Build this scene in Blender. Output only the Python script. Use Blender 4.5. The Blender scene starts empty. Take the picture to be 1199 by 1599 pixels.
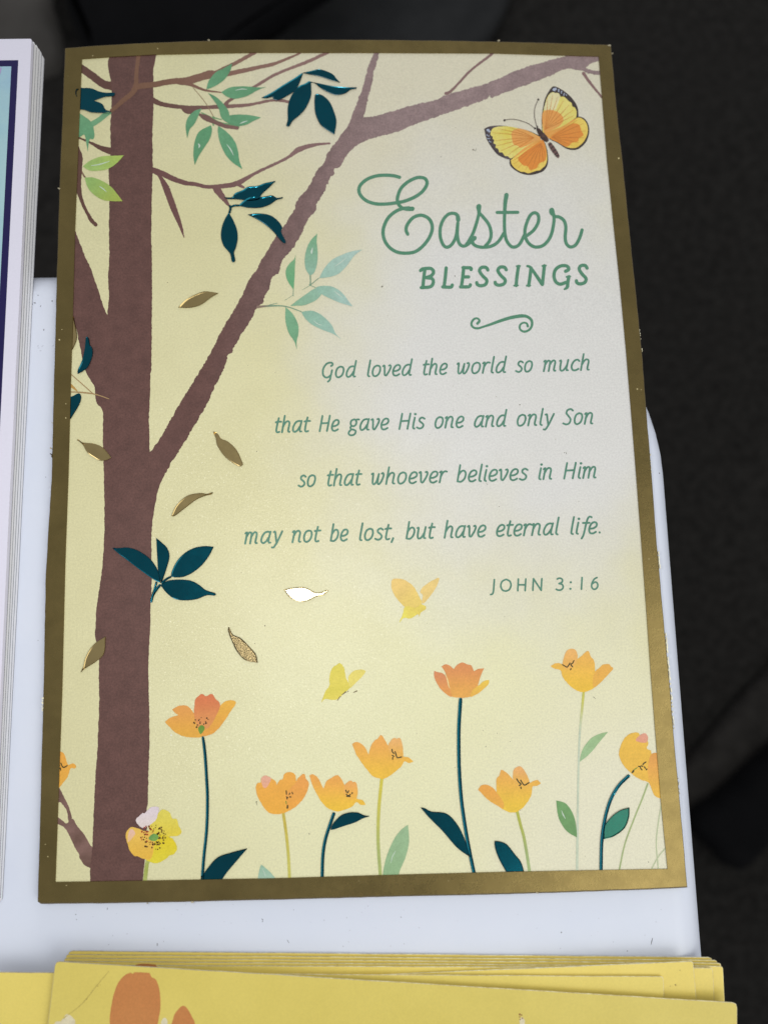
import bpy, bmesh, math, random
from mathutils import Vector, Matrix
from mathutils.geometry import delaunay_2d_cdt
random.seed(7)
MM = 0.001
scene = bpy.context.scene

# ------------------------------------------------------------------ camera
CAM = Vector((3.24417, -38.68913, 153.61737))            # mm above the card's centre
ROT = Matrix(((0.9995664964910504, 0.02166947666928683, -0.019931203513232694),
              (-0.024278358315894127, 0.989618595402861, -0.14165308662487122),
              (0.01665474136970378, 0.14207557641532712, 0.9897156915883274)))
cam = bpy.data.cameras.new('camera')
cam.sensor_fit = 'AUTO'; cam.sensor_width = 36.0
cam.lens = 1150.0 / 1599.0 * 36.0
cam.clip_start = 0.01; cam.clip_end = 20
cam.dof.use_dof = True; cam.dof.focus_distance = 0.154; cam.dof.aperture_fstop = 10.5
cam_ob = bpy.data.objects.new('camera', cam)
scene.collection.objects.link(cam_ob)
cam_ob.matrix_world = Matrix.Translation(CAM * MM) @ ROT.to_4x4()
scene.camera = cam_ob

# ------------------------------------------------------------------ world and lamps
w = bpy.data.worlds.new('World'); scene.world = w; w.use_nodes = True
bg = w.node_tree.nodes['Background']
bg.inputs[0].default_value = (0.95, 0.965, 1.0, 1); bg.inputs[1].default_value = 0.505

def area(name, loc, target, size, power, col, size_y=None):
    l = bpy.data.lights.new(name, 'AREA'); l.energy = power; l.color = col
    l.size = size
    if size_y: l.shape = 'RECTANGLE'; l.size_y = size_y
    o = bpy.data.objects.new(name, l); scene.collection.objects.link(o)
    loc = Vector(loc); d = Vector(target) - loc
    o.location = loc; o.rotation_euler = d.to_track_quat('-Z', 'Y').to_euler()
    return o
# the phone's small lamp beside its lens, an added light from behind, an added soft light lower right for the foil
area('phone_light', (-0.0236, -0.0284, 0.155), (-0.010, -0.03, 0), 0.006, 0.073, (1.0, 0.985, 0.95))
area('added_back_light', (0.15, 1.35, 0.36), (0, 0, 0), 0.45, 3.0, (1.0, 0.99, 1.0))
area('added_foil_light', (0.46, -0.30, 0.58), (0.05, -0.07, 0), 0.55, 2.2, (1.0, 0.99, 0.92))
scene.view_settings.view_transform = 'Standard'; scene.view_settings.look = 'None'
scene.view_settings.exposure = 0.0; scene.view_settings.gamma = 1.0

# ------------------------------------------------------------------ colours and materials
def lin(c):
    c = c / 255.0
    return c / 12.92 if c <= 0.04045 else ((c + 0.055) / 1.055) ** 2.4
GAIN = 0.95
def col(rgb, g=None):
    g = GAIN if g is None else g
    return tuple(min(0.92, lin(v) * g) for v in rgb) + (1.0,)

MATS = {}
def brighter(c, k=1.05): return tuple(min(255, v * k) for v in c)
def new_mat(name):
    m = bpy.data.materials.new(name); m.use_nodes = True
    nt = m.node_tree
    return m, nt, nt.nodes, nt.links, nt.nodes['Principled BSDF']

def noise(N, L, vec, scale, detail=3, rough=0.6):
    n = N.new('ShaderNodeTexNoise'); n.inputs['Scale'].default_value = scale
    n.inputs['Detail'].default_value = detail; n.inputs['Roughness'].default_value = rough
    L.new(vec, n.inputs['Vector']); return n.outputs[0]

def maprange(N, L, v, a, b, c=0.0, d=1.0, smooth=False):
    n = N.new('ShaderNodeMapRange'); n.inputs[1].default_value = a; n.inputs[2].default_value = b
    n.inputs[3].default_value = c; n.inputs[4].default_value = d
    if smooth: n.interpolation_type = 'SMOOTHSTEP'
    L.new(v, n.inputs[0]); return n.outputs[0]

def mixc(N, L, f, a, b):
    n = N.new('ShaderNodeMix'); n.data_type = 'RGBA'
    if hasattr(f, 'links') or hasattr(f, 'node'): L.new(f, n.inputs[0])
    else: n.inputs[0].default_value = f
    for s, i in ((a, 6), (b, 7)):
        if hasattr(s, 'node'): L.new(s, n.inputs[i])
        else: n.inputs[i].default_value = s
    return n.outputs[2]

def mul_value(N, L, c, v):
    n = N.new('ShaderNodeHueSaturation'); L.new(c, n.inputs['Color']); L.new(v, n.inputs['Value'])
    return n.outputs[0]

def coords(N):
    return N.new('ShaderNodeTexCoord').outputs['Object']

def paper_finish(N, L, b, vec, colr, grain=0.05, rough=0.45, bump=0.12, spec=0.3):
    """pearl-coated paper: fine colour grain, tiny relief that glitters near the lamp"""
    g = noise(N, L, vec, 2500, 3, 0.75)
    c = mul_value(N, L, colr, maprange(N, L, g, 0.3, 0.7, 1 - grain, 1 + grain))
    L.new(c, b.inputs['Base Color'])
    b.inputs['Roughness'].default_value = rough
    b.inputs['Specular IOR Level'].default_value = spec
    bp = N.new('ShaderNodeBump'); bp.inputs['Strength'].default_value = bump
    bp.inputs['Distance'].default_value = 0.0001
    L.new(noise(N, L, vec, 2600, 4, 0.75), bp.inputs['Height']); L.new(bp.outputs[0], b.inputs['Normal'])
    if spec >= 0.42:       # mica flakes in the coating, each tilted its own way
        vo = N.new('ShaderNodeTexVoronoi'); vo.inputs['Scale'].default_value = 6500; L.new(vec, vo.inputs['Vector'])
        sb = N.new('ShaderNodeVectorMath'); sb.operation = 'SUBTRACT'; L.new(vo.outputs['Color'], sb.inputs[0]); sb.inputs[1].default_value = (.5, .5, .5)
        sc = N.new('ShaderNodeVectorMath'); sc.operation = 'MULTIPLY'; L.new(sb.outputs[0], sc.inputs[0]); sc.inputs[1].default_value = (.5, .5, 0)
        ge = N.new('ShaderNodeNewGeometry'); ad = N.new('ShaderNodeVectorMath'); L.new(ge.outputs['Normal'], ad.inputs[0]); L.new(sc.outputs[0], ad.inputs[1])
        nm = N.new('ShaderNodeVectorMath'); nm.operation = 'NORMALIZE'; L.new(ad.outputs[0], nm.inputs[0])
        L.new(nm.outputs[0], b.inputs['Coat Normal'])
        b.inputs['Coat Weight'].default_value = 0.20; b.inputs['Coat Roughness'].default_value = 0.22

def ink(c1, c2=None, p1=None, p2=None, mottle=0.10, scale=260, grain=0.09):
    """printed watercolour: two tones along p1-p2 (points of the print, mm) with soft mottling"""
    key = (c1, c2, None if p1 is None else tuple(round(v, 1) for v in (*p1, *p2)), mottle, scale)
    if key in MATS: return MATS[key]
    m, nt, N, L, b = new_mat('printed_ink')
    vec = coords(N)
    if c2 is None:
        n = N.new('ShaderNodeRGB'); n.outputs[0].default_value = col(c1); base = n.outputs[0]
    else:
        if p1 is None:
            f = maprange(N, L, noise(N, L, vec, scale, 2, 0.5), 0.35, 0.65)
        else:
            d = Vector((p2[0] - p1[0], p2[1] - p1[1], 0)) * MM
            dn = N.new('ShaderNodeVectorMath'); dn.operation = 'DOT_PRODUCT'
            L.new(vec, dn.inputs[0]); dn.inputs[1].default_value = d
            o = Vector((p1[0], p1[1], 0)) * MM
            f = maprange(N, L, dn.outputs['Value'], o.dot(d), o.dot(d) + d.dot(d), 0, 1, True)
        base = mixc(N, L, f, col(c1), col(c2))
    v = maprange(N, L, noise(N, L, vec, scale, 4, 0.65), 0.3, 0.7, 1 - mottle, 1 + mottle)
    base = mul_value(N, L, base, v)
    paper_finish(N, L, b, vec, base, grain)
    MATS[key] = m
    return m

def foil(name, c, rough=0.24, bump=0.10, grain=2600, coat=0.0):
    m, nt, N, L, b = new_mat(name)
    vec = coords(N)
    cc = col(c, 1.0)
    big = maprange(N, L, noise(N, L, vec, 90, 4, 0.6), 0.3, 0.7, 0.86, 1.12)
    n = N.new('ShaderNodeRGB'); n.outputs[0].default_value = cc
    L.new(mul_value(N, L, n.outputs[0], big), b.inputs['Base Color'])
    b.inputs['Metallic'].default_value = 1.0
    b.inputs['Coat Weight'].default_value = coat; b.inputs['Coat Roughness'].default_value = 0.12
    L.new(maprange(N, L, noise(N, L, vec, 400, 3, 0.6), 0.3, 0.7, rough * 0.85, rough * 1.2), b.inputs['Roughness'])
    bp = N.new('ShaderNodeBump'); bp.inputs['Strength'].default_value = bump
    bp.inputs['Distance'].default_value = 0.00008
    L.new(noise(N, L, vec, grain, 3, 0.8), bp.inputs['Height']); L.new(bp.outputs[0], b.inputs['Normal'])
    return m

GOLD = foil('gold_foil', (128, 112, 70), 0.27, 0.22)
GOLD_LEAF = foil('gold_leaf_foil', (172, 152, 104), 0.20, 0.10)
GOLD_BRIGHT = foil('bright_gold_leaf_foil', (214, 200, 160), 0.27, 0.30, 3200)
GOLD_SATIN = foil('satin_gold_leaf_foil', (128, 114, 82), 0.25, 0.5, 3200)
TEAL = foil('teal_foil', (1, 78, 92), 0.18, 0.12, coat=0.2)
TEAL_GREEN = foil('green_teal_foil', (2, 84, 68), 0.22, 0.12, coat=0.5)

# ------------------------------------------------------------------ object helpers
def tag(o, label=None, cat=None, group=None, kind=None):
    if label: o['label'] = label
    if cat: o['category'] = cat
    if group: o['group'] = group
    if kind: o['kind'] = kind
    return o

def link_mesh(name, me, mat, parent=None, smooth=False):
    o = bpy.data.objects.new(name, me); scene.collection.objects.link(o)
    if mat: me.materials.append(mat)
    if parent: o.parent = parent
    if smooth:
        for p in me.polygons: p.use_smooth = True
    return o

def from_bm(name, bm, mat, parent=None, smooth=False):
    bmesh.ops.recalc_face_normals(bm, faces=bm.faces) if smooth == 'recalc' else None
    me = bpy.data.meshes.new(name)
    for v in bm.verts: v.co *= MM
    bm.to_mesh(me); bm.free()
    return link_mesh(name, me, mat, parent, bool(smooth))

def thing(name, label, cat, loc=(0, 0, 0), group=None):
    o = bpy.data.objects.new(name, None); scene.collection.objects.link(o)
    o.empty_display_size = 0.01
    o.location = Vector(loc) * MM
    return tag(o, label, cat, group)

# ------------------------------------------------------------------ where a traced point lies in the place
CX, CY, F = 599.5, 799.5, 1150.0
def at(px, py, z):
    """the point at height z (mm) that the photograph shows at px, py"""
    d = ROT @ Vector(((px - CX) / F, -(py - CY) / F, -1.0))
    return CAM + d * ((z - CAM.z) / d.z)

def surf(x, y):
    """height of the card's gently bowed face (mm)"""
    t = max(0.0, min(1.3, (y - 5.0) / 87.0)); u = x / 63.0
    return -t * t * (1.75 * u * u + 0.95 * u)

def on_card(px, py):
    z = 0.0
    for _ in range(5):
        p = at(px, py, z); z = surf(p.x, p.y)
    return p
LAYER = 0.012

# crops used while tracing: (x0, y0, scale)
def K(x0, y0, s):
    return lambda pts: [((p[0] / s) + x0, (p[1] / s) + y0) + tuple(p[2:]) for p in pts]
a_ = K(100, 70, 5.45); b_ = K(240, 70, 5.45); c_ = K(390, 70, 5.45); d_ = K(100, 250, 5.45)
e_ = K(300, 250, 5.45); f_ = K(390, 350, 5.45); g_ = K(745, 125, 6.31); h_ = K(545, 260, 5.995)
i_ = K(730, 280, 5.995); j_ = K(100, 480, 6.15); k_ = K(80, 1160, 6.6625); m_ = K(160, 820, 5.995)
n_ = K(240, 1070, 7.49); o_ = K(720, 480, 9.22); p_ = K(390, 1190, 5.995); q_ = K(180, 1240, 7.49)
r_ = K(540, 1130, 9.22); t_ = K(660, 1010, 9.22); u_ = K(850, 1000, 9.22); v_ = K(730, 1180, 9.22)
w_ = K(920, 1130, 6.39); x_ = K(490, 890, 5.71)
A35 = K(0, 350, 2.9975); A70 = K(0, 700, 2.9975); B8 = K(400, 800, 2.9975)
D10 = K(40, 1080, 2.9975); E10 = K(380, 1080, 2.9975); F10 = K(720, 1080, 2.9975)

def cr(p0, p1, p2, p3, t):
    return 0.5 * ((2 * p1) + (-p0 + p2) * t + (2 * p0 - 5 * p1 + 4 * p2 - p3) * t * t + (-p0 + 3 * p1 - 3 * p2 + p3) * t ** 3)

def smooth_open(pts, step=2.0):
    """Catmull-Rom through pts (x, y[, width])"""
    n = len(pts); P = [tuple(p) for p in pts]; out = []
    dim = len(P[0])
    ext = [tuple(2 * P[0][k] - P[1][k] for k in range(dim))] + P + [tuple(2 * P[-1][k] - P[-2][k] for k in range(dim))]
    for i in range(n - 1):
        seg = math.hypot(P[i + 1][0] - P[i][0], P[i + 1][1] - P[i][1])
        ns = max(1, int(seg / step))
        for s in range(ns):
            t = s / ns
            out.append(tuple(cr(ext[i][k], ext[i + 1][k], ext[i + 2][k], ext[i + 3][k], t) for k in range(dim)))
    out.append(P[-1]); return out

def smooth_closed(pts, step=2.2, rough=0.0, rs=0.5):
    """closed curve; a third entry of 1 marks a sharp corner"""
    n = len(pts); out = []
    for i in range(n):
        p1, p2 = pts[i], pts[(i + 1) % n]
        c1, c2 = len(p1) > 2, len(p2) > 2
        p0 = pts[i - 1] if not c1 else (2 * p1[0] - p2[0], 2 * p1[1] - p2[1])
        p3 = pts[(i + 2) % n] if not c2 else (2 * p2[0] - p1[0], 2 * p2[1] - p1[1])
        ns = max(1, int(math.hypot(p2[0] - p1[0], p2[1] - p1[1]) / step))
        for s in range(ns):
            t = s / ns
            out.append((cr(p0[0], p1[0], p2[0], p3[0], t), cr(p0[1], p1[1], p2[1], p3[1], t)))
    if rough:
        rr = random.Random(int(out[0][0] * 10)); res = []; prev = 0
        for i, p in enumerate(out):
            q = out[(i + 1) % len(out)]
            nx, ny = -(q[1] - p[1]), q[0] - p[0]; l = math.hypot(nx, ny) or 1
            prev = prev * (1 - rs) + rr.uniform(-rough, rough)
            res.append((p[0] + nx / l * prev, p[1] + ny / l * prev))
        out = res
    return out

def tri_fill(loops):
    """flat bmesh filled inside closed loops of (x, y) mm; several loops make holes"""
    bm = bmesh.new(); edges = []
    if len(loops) == 1:
        lp = loops[0]; n = len(lp)
        r = delaunay_2d_cdt([Vector(p) for p in lp], [(i, (i + 1) % n) for i in range(n)], [], 1, 1e-5)
        vs = [bm.verts.new((v.x, v.y, 0)) for v in r[0]]
        for f in r[2]: bm.faces.new([vs[i] for i in f])
        bm.normal_update(); return bm
    for lp in loops:
        vs = [bm.verts.new((x, y, 0)) for x, y in lp]
        if len(loops) > 1:
            edges += [bm.edges.new((vs[i], vs[(i + 1) % len(vs)])) for i in range(len(vs))]
    bmesh.ops.triangle_fill(bm, edges=edges, use_beauty=False, use_dissolve=False, normal=(0, 0, 1))
    return bm

GRID = 4.0
def drape(bm, zoff):
    """cut along a 4 mm grid so the sheet follows the bowed card, then lift onto it"""
    xs = [v.co.x for v in bm.verts]; ys = [v.co.y for v in bm.verts]
    if max(ys) > 5.0:
        y0 = max(5.0, min(ys))
        gy = math.floor(y0 / GRID) * GRID
        while gy < max(ys):
            if gy > min(ys):
                bmesh.ops.bisect_plane(bm, geom=bm.verts[:] + bm.edges[:] + bm.faces[:], plane_co=(0, gy, 0), plane_no=(0, 1, 0), dist=1e-6)
            gy += GRID
        gx = math.ceil(min(xs) / GRID) * GRID
        while gx < max(xs):
            geom = [f for f in bm.faces if max(v.co.y for v in f.verts) > 5.0]
            g = set(geom)
            for f in geom: g.update(f.edges); g.update(f.verts)
            bmesh.ops.bisect_plane(bm, geom=list(g), plane_co=(gx, 0, 0), plane_no=(1, 0, 0), dist=1e-6)
            gx += GRID
        bmesh.ops.triangulate(bm, faces=[f for f in bm.faces if len(f.verts) > 4])
    for f in bm.faces:
        if f.normal.z < 0: f.normal_flip()
    for v in bm.verts: v.co.z = surf(v.co.x, v.co.y) + zoff
    return bm

def shape(name, pts, mat, layer, parent, step=2.2, rough=0.0, smooth=True, label=None):
    """a printed area on the card; pts in photo pixels"""
    pp = smooth_closed(pts, step, rough) if smooth else [p[:2] for p in pts]
    w2 = [on_card(*p)[:2] for p in pp]
    bm = drape(tri_fill([w2]), layer * LAYER)
    o = from_bm(name, bm, mat, parent)
    if label: o['label'] = label
    return o

def ribbon_geo(bm, pts, width, layer, step=1.6, caps=True, z=None, slope=0.004, jitter=0.0):
    P = [p if len(p) > 2 else (p[0], p[1], width) for p in pts]
    P = smooth_open(P, step) if len(P) > 1 else P
    n = len(P); Ls, Rs = [], []
    zz = lambda i: layer * LAYER + slope * i / max(1, n)
    def vert(x, y, i):
        q = on_card(x, y) if z is None else at(x, y, z)
        q.z += zz(i); return bm.verts.new(q)
    rr = random.Random(int(P[0][0]))
    for i, p in enumerate(P):
        if n == 1: tx, ty = 1, 0
        else:
            qa, qb = P[max(0, i - 1)], P[min(n - 1, i + 1)]
            tx, ty = qb[0] - qa[0], qb[1] - qa[1]
        l = math.hypot(tx, ty) or 1; nx, ny = -ty / l, tx / l
        h = max(0.15, p[2] / 2)
        h1 = h + rr.uniform(-jitter, jitter); h2 = h + rr.uniform(-jitter, jitter)
        Ls.append(vert(p[0] + nx * h1, p[1] + ny * h1, i)); Rs.append(vert(p[0] - nx * h2, p[1] - ny * h2, i))
        if i in (0, n - 1): 
            if i == 0: t0 = (tx / l, ty / l)
            t1 = (tx / l, ty / l)
    for i in range(n - 1):
        bm.faces.new((Ls[i], Rs[i], Rs[i + 1], Ls[i + 1]))
    if caps:
        for i, (sx, sy), A, B in ((0, (-t0[0], -t0[1]), Ls[0], Rs[0]), (n - 1, t1, Rs[-1], Ls[-1])):
            h = max(0.15, P[i][2] / 2); arc = []
            for k in range(1, 5):
                th = math.pi * k / 5
                # from A side round to B side
                ax, ay = (-sy, sx) if True else (0, 0)
                arc.append(vert(P[i][0] + h * (math.cos(th) * ax + math.sin(th) * sx), P[i][1] + h * (math.cos(th) * ay + math.sin(th) * sy), i))
            # A lies at +(-sy,sx) side or the other
            fa = (A, *arc, B) if (A.co - arc[0].co).length < (B.co - arc[0].co).length else (B, *arc, A)
            try: bm.faces.new(fa)
            except ValueError: pass

def flip_up(bm):
    bm.normal_update()
    for f in bm.faces:
        if f.normal.z < 0: f.normal_flip()

def ribbon(name, pts, width, mat, layer, parent, **kw):
    bm = bmesh.new(); strokes = pts if isinstance(pts[0], list) else [pts]
    for i, s in enumerate(strokes): ribbon_geo(bm, s, width, layer + i * 0.45 / max(1, len(strokes)), **kw)
    flip_up(bm)
    return from_bm(name, bm, mat, parent)

def dots(name, cs, mat, layer, parent, n=7, z=None):
    bm = bmesh.new()
    for x, y, r in cs:
        vs = []
        for k in range(n):
            th = 2 * math.pi * k / n; rr = r * random.uniform(0.8, 1.15)
            q = on_card(x + rr * math.cos(th), y + rr * math.sin(th)) if z is None else at(x + rr * math.cos(th), y + rr * math.sin(th), z)
            q.z += layer * LAYER; vs.append(bm.verts.new(q))
        bm.faces.new(vs)
    flip_up(bm)
    return from_bm(name, bm, mat, parent)

def foil_geo(bm, pts, w=1.6, raise_=0.17, base=0.03, step=1.5):
    """hot-stamped foil pressed into the paper: a rim that slopes inwards to a flat floor"""
    pp = smooth_closed(pts, step)
    ar = sum(pp[i][0] * pp[(i + 1) % len(pp)][1] - pp[(i + 1) % len(pp)][0] * pp[i][1] for i in range(len(pp)))
    if ar < 0: pp = pp[::-1]
    n = len(pp); inn = []; mid = []
    for i in range(n):
        p = pp[i]; q0 = pp[i - 1]; q1 = pp[(i + 1) % n]
        tx, ty = q1[0] - q0[0], q1[1] - q0[1]; l = math.hypot(tx, ty) or 1
        nx, ny = -ty / l, tx / l
        tm = 1e9
        for j in range(n):
            if (j - i) % n in (0, 1, n - 1, n - 2, 2): continue
            r, s = pp[j], pp[(j + 1) % n]
            ex, ey = s[0] - r[0], s[1] - r[1]; den = nx * ey - ny * ex
            if abs(den) < 1e-9: continue
            t = ((r[0] - p[0]) * ey - (r[1] - p[1]) * ex) / den
            uu = ((r[0] - p[0]) * ny - (r[1] - p[1]) * nx) / den
            if t > 0 and -0.01 <= uu <= 1.01: tm = min(tm, t)
        ww = min(w, 0.36 * tm)
        inn.append((p[0] + nx * ww, p[1] + ny * ww)); mid.append((p[0] + nx * ww * 0.5, p[1] + ny * ww * 0.5))
    def ring(q, z):
        out = []
        for x, y in q:
            c = on_card(x, y); c.z += z; out.append(bm.verts.new(c))
        return out
    V0, V1, V2 = ring(pp, base + raise_), ring(mid, base + raise_ * 0.36), ring(inn, base)
    for i in range(n):
        j = (i + 1) % n
        for A, B in ((V0, V1), (V1, V2)): bm.faces.new((A[i], A[j], B[j], B[i]))
    r = delaunay_2d_cdt([Vector((v.co.x, v.co.y)) for v in V2], [(i, (i + 1) % n) for i in range(n)], [], 1, 1e-5)
    nv = [bm.verts.new((v.x, v.y, surf(v.x, v.y) + base)) for v in r[0]]
    for f in r[2]: bm.faces.new([nv[i] for i in f])

def foil_shape(name, pts, mat, parent, **kw):
    bm = bmesh.new(); foil_geo(bm, pts, **kw); flip_up(bm)
    return from_bm(name, bm, mat, parent, smooth=True)

def foil_line(name, pts, width, mat, parent, extra=0.0):
    """a foil stroke: channel section, rims higher than its floor"""
    P = [p if len(p) > 2 else (p[0], p[1], width) for p in pts]; P = smooth_open(P, 1.6); n = len(P)
    bm = bmesh.new(); rows = []
    for i, p in enumerate(P):
        qa, qb = P[max(0, i - 1)], P[min(n - 1, i + 1)]
        tx, ty = qb[0] - qa[0], qb[1] - qa[1]; l = math.hypot(tx, ty) or 1; nx, ny = -ty / l, tx / l
        k = 0.55 if i in (0, n - 1) else 1.0
        row = []
        for o, z in ((-1, 0.17), (-0.72, 0.085), (-0.4, 0.040), (0.4, 0.040), (0.72, 0.085), (1, 0.17)):
            q = on_card(p[0] + nx * o * k * p[2] / 2, p[1] + ny * o * k * p[2] / 2); q.z += z + extra; row.append(bm.verts.new(q))
        rows.append(row)
    for r0, r1 in zip(rows, rows[1:]):
        for a, b, c, d in zip(r0, r0[1:], r1[1:], r1): bm.faces.new((a, b, c, d))
    flip_up(bm)
    return from_bm(name, bm, mat, parent, smooth=True)

def slab(name, loops_w, ztop, thick, mat, parent=None, draped=True, bevel=0):
    """solid sheet from outline loops (mm); draped sheets follow the card's bow"""
    bm = tri_fill(loops_w)
    if draped: drape(bm, ztop)
    else:
        for v in bm.verts: v.co.z = ztop
        flip_up(bm)
    top = bm.faces[:]
    r = bmesh.ops.extrude_face_region(bm, geom=top)
    nv = [g for g in r['geom'] if isinstance(g, bmesh.types.BMVert)]
    for v in nv: v.co.z += 0
    old = [v for f in top for v in f.verts]
    for v in set(old): v.co.z -= thick
    for f in top: f.normal_flip()
    bmesh.ops.recalc_face_normals(bm, faces=bm.faces[:])
    return from_bm(name, bm, mat, parent)

# ------------------------------------------------------------------ the setting: dark carpet far below
def mat_carpet():
    m, nt, N, L, b = new_mat('dark_carpet'); vec = coords(N)
    f = maprange(N, L, noise(N, L, vec, 150, 6, 0.85), 0.34, 0.66)
    L.new(mixc(N, L, f, (0.006, 0.0057, 0.0052, 1), (0.026, 0.0245, 0.0225, 1)), b.inputs['Base Color'])
    b.inputs['Roughness'].default_value = 0.95; b.inputs['Specular IOR Level'].default_value = 0.1
    bp = N.new('ShaderNodeBump'); bp.inputs['Strength'].default_value = 0.7; bp.inputs['Distance'].default_value = 0.004
    L.new(noise(N, L, vec, 260, 4, 0.7), bp.inputs['Height']); L.new(bp.outputs[0], b.inputs['Normal'])
    return m
def mat_cloth(name, c1, c2, sc=40):
    m, nt, N, L, b = new_mat(name); vec = coords(N)
    f = maprange(N, L, noise(N, L, vec, sc, 4, 0.6), 0.3, 0.7)
    L.new(mixc(N, L, f, c1, c2), b.inputs['Base Color'])
    b.inputs['Roughness'].default_value = 0.9; b.inputs['Specular IOR Level'].default_value = 0.08
    return m

FLOOR = -400.0
bm = bmesh.new()
nx = 60
vs = [[bm.verts.new((-1500 + 3000 * i / nx, -1500 + 3000 * j / nx, FLOOR + 3 * math.sin(i * 0.9) * math.cos(j * 0.7))) for j in range(nx + 1)] for i in range(nx + 1)]
for i in range(nx):
    for j in range(nx): bm.faces.new((vs[i][j], vs[i + 1][j], vs[i + 1][j + 1], vs[i][j + 1]))
tag(from_bm('floor', bm, mat_carpet(), smooth=True), kind='structure')

def soft_sheet(name, outline, z, thick, mat, label, cat):
    """thick soft cloth lying on the floor, rounded rim; outline in photo pixels at height z"""
    pp = smooth_closed(outline, 25)
    w2 = [at(x, y, z)[:2] for x, y in pp]
    cx = sum(p[0] for p in w2) / len(w2); cy = sum(p[1] for p in w2) / len(w2)
    bm = bmesh.new(); rings = []
    for k in range(7):
        th = math.pi / 2 * k / 6; ins = thick * (1 - math.cos(th)) ; zz = z - thick + thick * math.sin(th)
        rg = []
        for i, p in enumerate(w2):
            q0, q1 = w2[i - 1], w2[(i + 1) % len(w2)]
            tx, ty = q1[0] - q0[0], q1[1] - q0[1]; l = math.hypot(tx, ty); n1 = (-ty / l, tx / l)
            if n1[0] * (cx - p[0]) + n1[1] * (cy - p[1]) < 0: n1 = (-n1[0], -n1[1])
            rg.append(bm.verts.new((p[0] + n1[0] * ins * 0.8, p[1] + n1[1] * ins * 0.8, zz)))
        rings.append(rg)
    n = len(w2)
    for A, B in zip(rings, rings[1:]):
        for i in range(n): bm.faces.new((A[i], A[(i + 1) % n], B[(i + 1) % n], B[i]))
    f = bm.faces.new(rings[-1]); bmesh.ops.triangulate(bm, faces=[f], ngon_method='EAR_CLIP')
    bmesh.ops.recalc_face_normals(bm, faces=bm.faces[:])
    o = from_bm(name, bm, mat, smooth=True)
    return tag(o, label, cat)

GREYC = mat_cloth('grey_cloth', (0.062, 0.058, 0.053, 1), (0.085, 0.080, 0.074, 1))
BLACKC = mat_cloth('black_cloth', (0.0022, 0.0023, 0.0028, 1), (0.004, 0.004, 0.0046, 1))
SLATE = mat_cloth('charcoal_cloth', (0.017, 0.018, 0.019, 1), (0.029, 0.030, 0.031, 1), 25)
BROWNC = mat_cloth('brown_black_cloth', (0.014, 0.013, 0.012, 1), (0.027, 0.025, 0.023, 1), 120)
soft_sheet('grey_cloth', [(-160, -120), (62, -120), (72, -10), (88, 35), (100, 70), (98, 92), (50, 120), (-160, 130)], FLOOR + 20, 14, GREYC,
           'dim grey cloth on the dark floor above the white-bordered cards, out of focus', 'cloth')
soft_sheet('shaded_cloth', [(-160, 40), (60, 60), (150, 80), (165, 300), (150, 430), (60, 480), (-160, 500)], FLOOR + 12, 8, BROWNC,  # shade on the cloth drawn as a separate darker sheet
           'shaded cloth drawn very dark on the floor seen in the gap left of the gold-bordered card', 'cloth')
soft_sheet('black_shape', [(84, -130), (92, -20), (118, 52), (138, 110), (250, 130), (330, 100), (400, 48), (480, -2), (560, -60), (600, -130)], FLOOR + 60, 14, BLACKC,  # soft black sheet behind the card's top edge
           'deep black soft-edged shape behind the top edge of the gold-bordered card, out of focus', 'dark shape')
soft_sheet('black_band', [(1078, 1286), (1128, 1246), (1210, 1172), (1330, 1080), (1420, 1190), (1260, 1285), (1164, 1368), (1118, 1330)], FLOOR + 30, 14, BLACKC,  # soft black sheet on the floor at right
           'wide black soft-edged band on the dark floor right of the white table, blurred', 'strap')
soft_sheet('charcoal_cloth', [(500, -120), (455, 18), (350, 98), (420, 160), (620, 120), (760, 60), (800, -120)], FLOOR + 16, 10, SLATE,
           'charcoal cloth on the floor behind the middle of the card\'s top edge', 'cloth')
soft_sheet('brown_fold', [(1030, 1260), (1080, 1190), (1190, 1060), (1320, 960), (1340, 1110), (1230, 1190), (1130, 1262), (1070, 1310)], FLOOR + 12, 8, BROWNC,
           'brownish fold of cloth along the upper side of the black band', 'cloth')

# ------------------------------------------------------------------ white table with rounded edge
TOPZ = -1.6
def mat_plastic():
    m, nt, N, L, b = new_mat('white_plastic'); vec = coords(N)
    f = maprange(N, L, noise(N, L, vec, 30, 5, 0.65), 0.3, 0.75)
    L.new(mixc(N, L, f, (0.715, 0.765, 0.885, 1), (0.755, 0.795, 0.90, 1)), b.inputs['Base Color'])
    L.new(maprange(N, L, noise(N, L, vec, 160, 4, 0.6), 0.3, 0.7, 0.30, 0.42), b.inputs['Roughness'])
    b.inputs['Specular IOR Level'].default_value = 0.4
    bp = N.new('ShaderNodeBump'); bp.inputs['Strength'].default_value = 0.06; bp.inputs['Distance'].default_value = 0.0003
    L.new(noise(N, L, vec, 500, 3, 0.6), bp.inputs['Height']); L.new(bp.outputs[0], b.inputs['Normal'])
    return m
table = thing('folding_table', 'white plastic table top with rounded right edge, under all the cards', 'table', (0, 0, TOPZ - 45))
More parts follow.
